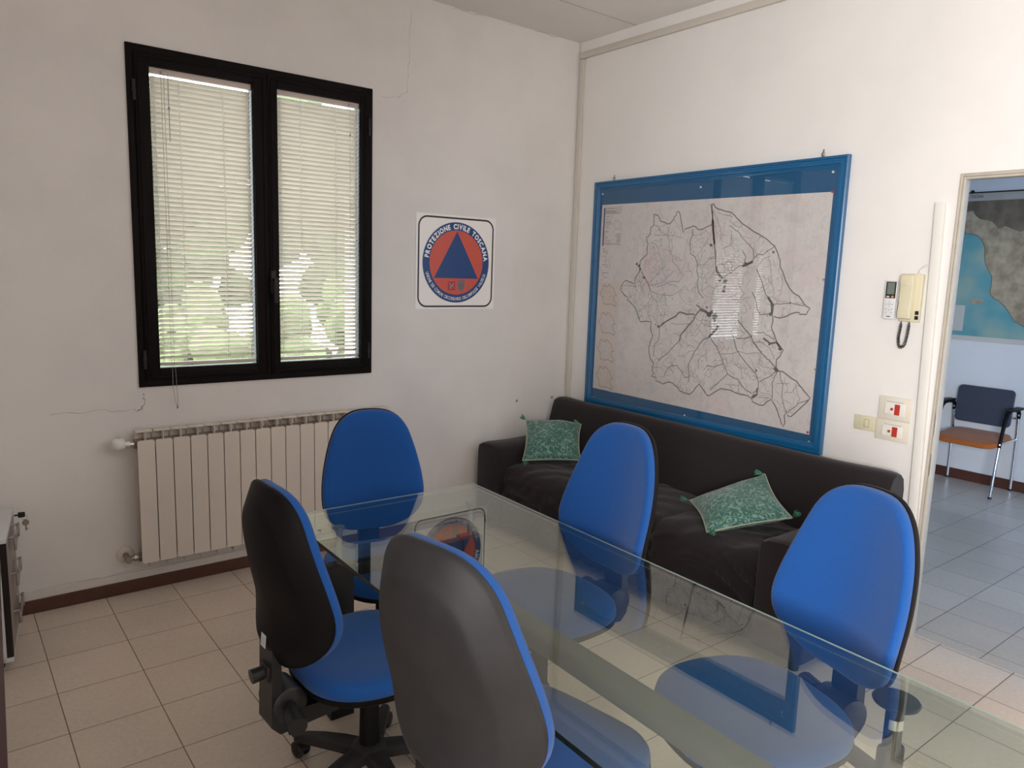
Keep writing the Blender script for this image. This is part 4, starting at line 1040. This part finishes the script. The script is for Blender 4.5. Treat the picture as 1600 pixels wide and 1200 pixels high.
# ------------------------------------------------------------------ blue office chairs
TT = [0, .03, .1, .2, .34, .51, .7, .865, .93, .97, .99, 1.]; WW = [.30, .55, .80, .955, 1, .957, .85, .71, .585, .46, .33, .16]; WS = [.31, .56, .81, .96, 1, .957, .85, .71, .585, .46, .33, .16]
def interp(t, WW=WW):
    for i in range(len(TT)-1):
        if t <= TT[i+1]: k = (t-TT[i])/(TT[i+1]-TT[i]); return WW[i]+(WW[i+1]-WW[i])*k
    return WW[-1]
BWD, BHT = .440, .527
def chair(label, back_xy, yaw_deg, tilt_deg, z0, seat_z, base_rot, arm_post=False, sticker=False, worn=False, tag_on_bracket=False, YB=.285):
    yw = math.radians(yaw_deg); f = Vector((math.sin(yw), math.cos(yw), 0))
    root = Vector((back_xy[0], back_xy[1], 0))+f*YB
    t = thing('office_chair', label, 'chair', root, -yw, 'blue office chairs around the glass table')
    tn = math.tan(math.radians(tilt_deg))
    def bp(lx, tt, dep, cv=.069):
        d = -(tt-.3)*tn*BHT+cv*(lx/(BWD/2))**2+.016*math.exp(-((tt-.27)/.17)**2)-.010*math.exp(-((tt-.72)/.2)**2)
        return Vector((lx, -YB+d+dep, z0+tt*BHT))
    # outline, smoothed
    N = 64; side = []
    ts = [0.5-.5*math.cos(PI*i/(N//2)) for i in range(N//2+1)]
    def outline(tab):
        out = [(interp(q, tab)*BWD/2, q) for q in ts]+[(-interp(q, tab)*BWD/2, q) for q in reversed(ts)]
        for _ in range(2):
            m_ = len(out); out = [((out[i-1][0]+2*out[i][0]+out[(i+1) % m_][0])/4, (out[i-1][1]+2*out[i][1]+out[(i+1) % m_][1])/4) for i in range(m_)]
        return out
    out, out_s = outline(WW), outline(WS)
    c0 = (0, .44)
    def ring(k, dep, cv=.069, o=None): return [bp(x*k, c0[1]+(q-c0[1])*k, dep, cv) for x, q in (o or out)]
    def sring_(k, dep, cv=.069): return ring(k, dep, cv, out_s)
    bm = B()
    R = loft(bm, [ring(.985, -.032), ring(.995, -.022), ring(.998, -.012), ring(.994, -.004), ring(.98, .003), ring(.95, .008), ring(.87, .012), ring(.6, .014), ring(.3, .015), ring(.04, .015)])
    obj('backrest_cushion', bm, M_BLUE, t, smooth=60)
    bm = B()
    loft(bm, [sring_(.98, -.022), sring_(1.0, -.025), sring_(1.005, -.029), sring_(1.004, -.038), sring_(.985, -.044), sring_(.88, -.056, .069), sring_(.80, -.0645, .068), sring_(.775, -.0668, .067), sring_(.75, -.0675, .066), sring_(.72, -.0675, .065), sring_(.5, -.066, .065), sring_(.25, -.0655, .065), sring_(.04, -.0655, .065)])
    sh = obj('backrest_shell', bm, M_BLACKPL2 if worn else M_BLACKPL, t, smooth=50)
    if sticker:
        bm = B(); q = bp(.165*-1, .115, 0)
        a = [bp(-.150-dx, .09+dz, -.0745) for dx, dz in ((0, 0), (.034, 0), (.034, .075), (0, .075))]
        x0 = .012; a = [bp(x, tt, -.0682, .065) for x, tt in ((x0, .085), (x0-.034, .085), (x0-.034, .155), (x0, .155))]
        b_ = [v+Vector((0, -.001, 0)) for v in a]; loft(bm, [a, b_]); st = obj('white_sticker', bm, M_STICKER, sh)
        bm = B()
        for k in range(3):
            l = [bp(x, tt, -.0695, .065) for x, tt in ((x0-.005, .097+.014*k), (x0-.028, .097+.014*k), (x0-.028, .102+.014*k), (x0-.005, .102+.014*k))]
            bm.faces.new([bm.verts.new(v) for v in l])
        obj('sticker_print', bm, M_BTN, st)
    # seat
    def sring(k, z, dz=0): 
        L = []
        for i in range(56):
            a = 2*PI*i/56; c, s = math.cos(a), math.sin(a); e = .74
            x = .240*(abs(c)**e)*(1 if c >= 0 else -1)*(1-.06*(s < 0)*abs(s)); y = .235*(abs(s)**e)*(1 if s >= 0 else -1)
            zz = z-(max(0, y*k-.12)/.115)**2*.030*k+.010*(abs(x)/.24)**2*k
            L.append(Vector((x*k, y*k+.0, zz)))
        return L
    bm = B(); S = seat_z
    loft(bm, [sring(.96, S-.056), sring(.995, S-.050), sring(1.0, S-.035), sring(.985, S-.018), sring(.95, S-.007), sring(.86, S-.001), sring(.6, S), sring(.3, S-.003), sring(.03, S-.004)])
    obj('seat_cushion', bm, M_BLUE, t, smooth=60)
    bm = B(); loft(bm, [sring(.98, S-.046), sring(1.005, S-.052), sring(1.0, S-.066), sring(.92, S-.080), sring(.7, S-.092), sring(.03, S-.092)])
    obj('seat_shell', bm, M_BLACKPL, t, smooth=50)
    # mechanism, bracket, knobs
    bm = B(); box(bm, -.07, .07, -.16, .10, S-.135, S-.088, .010); obj('tilt_mechanism', bm, M_NYLON, t, smooth=35)
    bm = B(); zb = z0+.05; tw = -(.02/BHT-.3)*tn*BHT
    ya = -YB-.052+tw
    prof = [(-.13, S-.150), (-.13, S-.105), (ya+.05, S-.100), (ya+.022, S-.07), (ya+.020, zb), (ya-.006, zb), (ya-.010, S-.08), (ya-.012, S-.13), (ya+.015, S-.160)]
    wdt = .046
    loft(bm, [[Vector((x, y*1.0, z)) for y, z in prof] for x in (-wdt, -wdt+.004, wdt-.004, wdt)])
    bk = obj('back_bracket', bm, M_NYLON, t, smooth=35)
    if tag_on_bracket:
        bm = B(); box(bm, -.041, -.027, ya+.0215, ya+.024, S+.035, S+.085, .001); obj('white_sticker', bm, M_STICKER, bk)
    bm = B(); loft(bm, [[Vector((x, ya+.046+rr*math.cos(2*PI*i/20), S-.078+rr*math.sin(2*PI*i/20))) for i in range(20)] for x, rr in ((-.070, .042), (-.062, .052), (.046, .052), (.052, .044))])
    obj('tilt_drum', bm, M_NYLON, t, smooth=40)
    bm = B(); cyl(bm, (.055, ya+.040, S-.078), (.085, ya+.032, S-.081), .020); cyl(bm, (.085, ya+.032, S-.081), (.150, ya+.022, S-.085), .025, .027, 20)
    for i in range(12):
        a = 2*PI*i/12; cyl(bm, (.090, ya+.031+.0255*math.cos(a), S-.0815+.0255*math.sin(a)), (.148, ya+.022+.027*math.cos(a), S-.085+.027*math.sin(a)), .0025, seg=5)
    obj('tilt_knob', bm, M_NYLON, t, smooth=40)
    bm = B(); cyl(bm, (-.0, ya-.004, z0-.030), (-.0, ya-.050, z0-.034), .019, .021, 18); box(bm, -.03, .03, ya-.016, ya+.004, z0-.055, z0-.006, .006)
    obj('height_knob', bm, M_NYLON, t, smooth=40)
    bm = B(); tube(bm, [(.05, .0, S-.11), (.16, .01, S-.115), (.235, .015, S-.105)], .006, 8); box(bm, .215, .265, .004, .026, S-.112, S-.100, .004)
    obj('height_lever', bm, M_NYLON, t, smooth=40)
    # column and base
    bm = B(); lathe(bm, [(.034, .095), (.033, .12), (.030, S-.19), (.027, S-.185), (.020, S-.17), (.020, S-.12)], None, 24); obj('gas_column', bm, M_BLACKPL, t, smooth=40)
    bm = B(); lathe(bm, [(.05, .070), (.058, .078), (.058, .108), (.046, .118), (.036, .122)], None, 24); obj('base_hub', bm, M_BLACKPL2, t, smooth=40)
    for k in range(5):
        a = base_rot+2*PI*k/5; ca, sa = math.cos(a), math.sin(a)
        bm = B(); loops = []
        for d, hw, z1, z2 in ((.040, .034, .112, .074), (.10, .030, .110, .072), (.18, .025, .100, .066), (.24, .021, .088, .060), (.272, .018, .078, .056), (.282, .012, .074, .058)):
            loops.append([Vector((d*ca-s*sa, d*sa+s*ca, z)) for s, z in ((-hw, z2), (-hw, z1-.010), (-hw*.6, z1), (hw*.6, z1), (hw, z1-.010), (hw, z2))])
        loft(bm, loops); sp = obj('base_arm', bm, M_BLACKPL2, t, smooth=40)
        bm = B(); px_, py_ = .262*ca, .262*sa; q = a+PI/2+.6*math.sin(k*2.1+base_rot); cq, sq = math.cos(q), math.sin(q)
        for s in (-1, 1):
            o1 = Vector((px_+cq*.007*s, py_+sq*.007*s, .0262)); o2 = Vector((px_+cq*.024*s, py_+sq*.024*s, .0262))
            u = Vector((-sq, cq, 0)); loops = []
            for w_, rr in ((0, .0255), (.55, .0262), (.85, .0235), (1, .016)):
                cc = o1+(o2-o1)*w_
                loops.append([cc+u*rr*math.cos(2*PI*i/20)+Vector((0, 0, 1))*rr*math.sin(2*PI*i/20) for i in range(20)])
            loft(bm, loops)
        hood = []
        for w_ in (-.018, .018):
            cc = Vector((px_+cq*w_, py_+sq*w_, .0262)); hood.append([cc+Vector((-sq, cq, 0))*rr*math.cos(an)+Vector((0, 0, 1))*rr*math.sin(an) for rr, an in [(.030, math.radians(x)) for x in range(10, 171, 20)]+[(.024, math.radians(x)) for x in range(170, 9, -20)]])
        loft(bm, hood); cyl(bm, (px_, py_, .045), (px_, py_, .066), .009, seg=10)
        obj('caster', bm, M_NYLON, sp, smooth=40)
    if arm_post:
        ax, ay = arm_post
        bm = B(); box(bm, min(-.10, ax), max(-.10, ax)-.0, ay-.030, ay+.030, S-.110, S-.094, .004); box(bm, ax-.018, ax+.018, ay-.034, ay+.034, S-.112, .525, .012)
        ar = obj('armrest_bracket', bm, M_NYLON, t, smooth=40)
        bm = B(); zt = .645
        lathe(bm, [(.021, .52), (.021, zt-.035), (.024, zt-.022), (.052, zt-.010), (.055, zt-.004), (.052, zt), (.002, zt+.002)], Matrix.Translation((ax, ay, 0)), 28)
        po = obj('armrest_post', bm, M_NYLON, ar, smooth=35)
        bm = B(); M_ = Matrix.Translation((ax, ay, 0)); loops = []
        for z in (.572, .598):
            loops.append([M_ @ Vector((.0216*math.cos(math.radians(an)), .0216*math.sin(math.radians(an)), z)) for an in range(100, 251, 15)])
        loft(bm, loops, cap=False, closed=False); obj('silver_sticker', bm, M_STICKER2, po)
    return t
chair('blue office chair at the far end of the table, in front of the radiator', (-2.094, -1.076), 193.5, 1.2, .507, .462, .3, YB=.22)
chair('blue office chair on the sofa side, in the middle of the table', (-1.659, -2.105), -86.7, 6.0, .588, .553, .5, tag_on_bracket=True, YB=.31)
chair('blue office chair on the sofa side nearest the doorway, with a bare round armrest post', (-1.589, -2.949), -73.7, 5.9, .558, .528, .2, arm_post=(-.262, -.21), YB=.31)
chair('blue office chair with a small white sticker on its black back, near the radiator side', (-2.804, -1.910), 87.7, 2.5, .510, .455, math.radians(123+87.7), sticker=True)
chair('blue office chair nearest the camera, its worn grey-black back turned to us', (-2.777, -2.740), 80.5, 5.7, .606, .562, 1.0, worn=True, YB=.30)

# ------------------------------------------------------------------ drawer pedestal, key and desk at the left edge
ped = thing('drawer_pedestal', 'white drawer pedestal with grey-brown fronts at the left edge of the photo', 'cabinet', (-3.381, -.557, 0), -.1335)
PD, PW, PT = .50, .421, .557
bm = B(); box(bm, -PD, -.022, 0, PW, .055, PT-.018, .002); obj('carcass', bm, M_CAB, ped, smooth=30)
bm = B(); box(bm, -PD, .002, -.006, PW+.004, PT-.018, PT, .003); obj('top_panel', bm, M_CAB, ped, smooth=30)
bm = B(); box(bm, -PD, .0, 0, PW, .050, .068, .002); obj('plinth', bm, M_CAB, ped, smooth=30)
hz = (.500, .350, .190); fz = ((.430, .537), (.275, .427), (.072, .272))
for (a, b), h in zip(fz, hz):
    bm = B(); box(bm, -.022, 0, .004, PW-.002, a, b, .001); d = obj('drawer_front', bm, M_DRAWER, ped, smooth=30)
    bm = B(); box(bm, -.022, .0006, 0, .004, a-.001, b+.001); obj('front_edging', bm, M_WENGE, d)
    bm = B(); yc = PW/2; w = .085
    for yy in (yc-w, yc+w): tube(bm, [(0, yy, h+.018), (.024, yy, h+.018)], .004, 8)
    box(bm, .020, .027, yc-w-.008, yc+w+.008, h+.012, h+.024, .002); box(bm, .016, .023, yc-w-.008, yc+w+.008, h-.034, h-.022, .002)
    for yy in (yc-w, yc+w): box(bm, .016, .027, yy-.008, yy+.004, h-.034, h+.024, .002)
    obj('handle', bm, M_HANDLE, d, smooth=35)
bm = B(); cyl(bm, (.0, .33, PT-.010), (.008, .33, PT-.010), .008); obj('lock', bm, M_STEEL, ped, smooth=35)
for x in (-.06, -PD+.06):
    for y in (.05, PW-.05):
        bm = B(); loops = []
        for yy, rr in ((-.018, .020), (-.012, .026), (.012, .026), (.018, .020)):
            loops.append([Vector((x+rr*math.cos(2*PI*i/18), y+yy, .026+rr*math.sin(2*PI*i/18))) for i in range(18)])
        loft(bm, loops); cyl(bm, (x, y, .04), (x, y, .055), .012); obj('caster', bm, M_BLACK, ped, smooth=40)
kt = thing('key', 'pair of small keys, one in the lock of the drawer pedestal', 'keys', ped.matrix_world @ Vector((0, 0, 0)), -.1335)
kt.location = Vector((-3.381, -.557, 0))+Matrix.Rotation(-.1335, 3, 'Z') @ Vector((.008, .33, PT-.010))
bm = B(); box(bm, 0, .016, -.0015, .0015, -.003, .003); box(bm, .014, .040, -.003, .003, -.012, .012, .003); obj('inserted_key', bm, M_GASKET, kt, smooth=35)
bm = B(); tube(bm, [(.036+.010*math.cos(2*PI*i/16), 0, -.010+.012*math.sin(2*PI*i/16)) for i in range(17)], .0012, 6, cap=False); obj('key_ring', bm, M_CHROME, kt, smooth=60)
bm = B(); lathe(bm, [(.001, -.003), (.013, -.003), (.013, .003), (.001, .003)], Matrix.Translation((.040, 0, -.036)) @ Matrix.Rotation(PI/2, 4, 'X'), 16); box(bm, .037, .043, -.001, .001, -.072, -.045); box(bm, .043, .047, -.001, .001, -.066, -.060)
obj('hanging_key', bm, M_BRASS, kt, smooth=35)

desk = thing('desk', 'maroon edged desk top at the left border of the photo', 'desk', (-3.9, -2.0, 0))
bm = B(); ep = [(-3.4300, -1.18), (-3.4423, -1.3634), (-3.4738, -1.9597), (-3.4946, -2.3505), (-3.5070, -2.58), (-4.25, -2.60), (-4.18, -1.16)]
prism(bm, [(x+3.9, y+2.0) for x, y in ep], lambda x, y, h: Vector((x, y, h)), .672, .70); obj('desk_top', bm, M_MAROON, desk)
for y in (-1.25, -2.5):
    bm = B(); box(bm, -.28, .36, y+2-.012, y+2+.012, 0, .672, .002); obj('side_panel', bm, M_MAROON, desk)

# ------------------------------------------------------------------ hall: wall map and visitor chair
HXW = 3.33
pst = thing('wall_map', 'large grey and turquoise wall map of a coast seen through the doorway', 'map', (HXW, 0, 0))
ph = lambda y, z, h: Vector((-h, y, z))
def trh(a, b): return px_to_wall(POSTM, a, b)
PY0, PY1, PZ0, PZ1 = -.86, -2.30, 1.215, 2.395
bm = B(); prism(bm, [(PY0, PZ0), (PY1, PZ0), (PY1, PZ1), (PY0, PZ1)], ph, .004, .006); obj('map_sheet', bm, M_SEA, pst)
bm = B(); prism(bm, [(PY0, PZ1-.062), (PY1, PZ1-.062), (PY1, PZ1), (PY0, PZ1)], ph, .006, .0066); ts_ = obj('title_strip', bm, M_POSTBG, pst)
bm = B()
fm = lambda a, z, h: Vector((-h, -a, z))
text_line(bm, 'AL TOSCANA', 1.178, PZ1-.038, .034, fm, .0069, .014, .10, .56); obj('title_lettering', bm, M_DARKTXT, ts_)
bm = B()
for k in range(2): prism(bm, [(-1.46, PZ1-.026-.016*k), (-2.1, PZ1-.026-.016*k), (-2.1, PZ1-.032-.016*k), (-1.46, PZ1-.032-.016*k)], ph, .0066, .0069)
obj('title_small_print', bm, M_BTN, ts_)
bm = B(); prism(bm, [(PY0, PZ1), (PY1, PZ1), (PY1, PZ1+.010), (PY0, PZ1+.010)], ph, .0, .012); cyl(bm, (-.005, -1.225, PZ1+.012), (-.016, -1.225, PZ1+.012), .014, seg=10); obj('top_rail', bm, M_BLACK, pst)
bm = B(); prism(bm, [(PY0, PZ0-.030), (PY1, PZ0-.030), (PY1, PZ0+.010), (PY0, PZ0+.010)], ph, .0, .010); obj('bottom_rail', bm, M_RAIL, pst)
Zh = (1440, 240, .26667)  # image crop of the hall map: corner pixel and scale
def Th(pts): return [trh(Zh[0]+x*Zh[2], Zh[1]+y*Zh[2]) for x, y in pts]
coast = Th([(240, 455), (262, 470), (290, 470), (330, 480), (360, 520), (372, 560), (368, 600), (375, 650), (395, 690), (412, 720), (410, 760), (402, 800), (402, 825), (425, 850), (450, 860), (490, 900), (520, 945), (545, 985), (600, 1015), (660, 1040)])
land = [(PY0, coast[0][1]+.03)]+coast+[(PY1, PZ0+.10), (PY1, PZ1-.062), (PY0, PZ1-.062)]
bm = B(); flatpoly(bm, land, ph, .0064); obj('land_area', bm, M_LAND, pst)
far = Th([(225, 380), (262, 345), (300, 335), (318, 365), (345, 385), (385, 390), (415, 400), (450, 440), (490, 425), (530, 440), (580, 460), (660, 430)])
bm = B(); flatpoly(bm, [(PY0, far[0][1])]+far+[(PY1, far[-1][1]+.02), (PY1, PZ1-.062), (PY0, PZ1-.062)], ph, .0067); obj('far_land_area', bm, M_LANDN, pst)
bm = B(); ribbon(bm, coast, .006, ph, .0068); obj('coast_line', bm, M_LANDN, pst)
bm = B(); flatpoly(bm, Th([(285, 855), (330, 850), (365, 862), (340, 880), (290, 880)]), ph, .0066); obj('island', bm, M_LAND, pst)
bm = B(); a = trh(1484, 476); b = trh(1503.5, 517); prism(bm, [(a[0], b[1]), (b[0], b[1]), (b[0], a[1]), (a[0]+.03, a[1])], ph, .0066, .0075); obj('pale_note', bm, M_NOTE, pst)

vc = thing('visitor_chair', 'chair with a rust orange seat, dark plastic back and chrome legs beyond the doorway', 'chair', (3.09, -1.545, 0), PI/2)
# local: +Y faces into the hall towards the camera side (world -x), X to the right
lw = .24
def L(x, y, z): return Vector((x, y, z))
bm = B(); loops = []
for k, z, d in ((.94, .402, 0), (1.0, .412, 0), (1.0, .425, 0), (.97, .440, 0), (.8, .446, 0), (.4, .446, 0), (.03, .444, 0)):
    P = rrect(.455*k, .44*k, .09*k, 6); loops.append([L(x, y+.01, z-.020*max(0, y-.05)/.17+.018*max(0, -y)/.2) for x, y in P])
loft(bm, loops); obj('seat', bm, M_ORSEAT, vc, smooth=50)
bm = B(); P0 = rrect(.415, .30, .035, 6); loops = []
for dep, k in ((-.006, .96), (-.004, 1), (.005, 1), (.009, .98)):
    loops.append([L(x*k*(1+.05*(z+.15)), -.155-.10*(z+.15)+.10*(x/.2)**2*.28+dep, .672+z*k) for x, z in P0])
loft(bm, loops); obj('backrest', bm, M_GREYPL, vc, smooth=35)
for s in (-1, 1):
    x = s*lw
    bm = B(); tube(bm, [(x, .205, 0), (x, .175, .20), (x, .140, .43)], .0115, 12); obj('front_leg', bm, M_CHROME, vc, smooth=40)
    bm = B(); tube(bm, [(x, -.215, 0), (x, -.205, .42), (x, -.185, .60), (x, -.182, .645)], .0115, 12); obj('rear_leg', bm, M_CHROME, vc, smooth=40)
    bm = B(); tube(bm, [(x, .14, .425), (x, -.205, .425)], .010, 10); obj('side_rail', bm, M_CHROME, vc, smooth=40)
    bm = B()
    tube(bm, [(x, .145, .40), (x, .125, .50), (x, .095, .60), (x, .065, .655), (x, .02, .680), (x, -.06, .683), (x, -.16, .672), (x, -.185, .64), (x, -.185, .60)], [.012, .013, .015, .016, .016, .016, .015, .014, .013], 10)
    loft(bm, [[L(x+s*dx, y, .690+dz) for dx, y in ((-.012, .07), (.035, .05), (.048, -.05), (.040, -.17), (-.012, -.17))] for dz in (-.006, .006)])
    obj('armrest', bm, M_BLACKPL, vc, smooth=45)
    bm = B(); tube(bm, [(x, -.187, .600), (x*.85, -.172, .600)], .009, 8); obj('back_support', bm, M_CHROME, vc, smooth=40)
    for yy in (.205, -.215):
        bm = B(); cyl(bm, (x, yy, 0), (x, yy, .016), .014, .013, 12); obj('leg_tip', bm, M_BLACK, vc, smooth=40)

# ------------------------------------------------------------------ garden outside the window
bm = B(); box(bm, -16, 8, .3, 16, -.35, -.25); struct(obj('ground_outside', bm, M_PAVE))
def tree(name, label, x, y, h, r, m, seed, n=46):
    t = thing(name, label, 'tree', (x, y, -.25)); rr = random.Random(seed)
    bm = B(); tube(bm, [(0, 0, 0), (.05, .03, h*.35), (0, .05, h*.75)], [.10, .08, .04], 8); obj('trunk', bm, M_BARK, t, smooth=60)
    bm = B()
    for i in range(n):
        c = Vector((max(-r, min(r, rr.gauss(0, r*.5))), max(-r, min(r, rr.gauss(0, r*.45))), h*.62+rr.uniform(-.42, .42)*h*.8)); s = r*rr.uniform(.18, .36)
        q = bmesh.ops.create_icosphere(bm, subdivisions=2, radius=s, matrix=Matrix.Translation(c))
        for v in q['verts']: v.co += (v.co-c)*mnoise.noise(v.co*3.1+Vector((seed, 0, 0)))*.9
    obj('foliage', bm, m, t)
tree('garden_tree', 'green tree seen between the slats of the left blind', -1.2, 7.2, 4.0, 1.3, M_FOLIAGE, 1)
tree('garden_tree', 'green tree seen between the slats of the right blind', 2.6, 8.4, 4.6, 1.4, M_FOLIAGE, 2)
tree('garden_bush', 'low pale green bush outside, low behind the left blind', -1.55, 3.2, 1.55, .62, M_FOLIAGE2, 3)
tree('garden_bush', 'low pale green bush outside, low behind the right blind', .25, 3.6, 1.7, .68, M_FOLIAGE2, 4)

# ------------------------------------------------------------------ light
w = bpy.data.worlds.new('sky'); scene.world = w; w.use_nodes = True; nt = w.node_tree; nt.nodes.clear()
bg = nt.nodes.new('ShaderNodeBackground'); bg.inputs[0].default_value = (.86, .93, 1, 1); bg.inputs[1].default_value = 11
ow = nt.nodes.new('ShaderNodeOutputWorld'); nt.links.new(bg.outputs[0], ow.inputs[0])
def area(name, loc, rot, sx, sy, power, col):
    d = bpy.data.lights.new(name, 'AREA'); d.shape = 'RECTANGLE'; d.size = sx; d.size_y = sy; d.energy = power; d.color = col
    o = bpy.data.objects.new(name, d); COL.objects.link(o); o.location = loc; o.rotation_euler = rot; return o
area('daylight_left_window', (XL-.02, (LY0+LY1)/2, (LZ0+LZ1)/2), (0, -PI/2, 0), LZ1-LZ0-.1, LY1-LY0-.1, 182, (1, .99, .98)).data.spread = math.radians(112)
area('daylight_hall_window', ((HX0+HX1)/2, YF-.05, (HZ0+HZ1)/2), (PI/2, 0, 0), HX1-HX0-.1, HZ1-HZ0-.1, 84, (.40, .65, 1))

# ------------------------------------------------------------------ look
scene.view_settings.view_transform = 'Standard'; scene.view_settings.look = 'None'
scene.view_settings.gamma = 1; scene.view_settings.exposure = .1; scene.view_settings.use_curve_mapping = False
scene.cycles.use_denoising = True
scene.cycles.max_bounces = 12; scene.cycles.diffuse_bounces = 6; scene.cycles.transparent_max_bounces = 24
scene.cycles.caustics_reflective = False; scene.cycles.caustics_refractive = False
scene.cycles.sample_clamp_indirect = 4
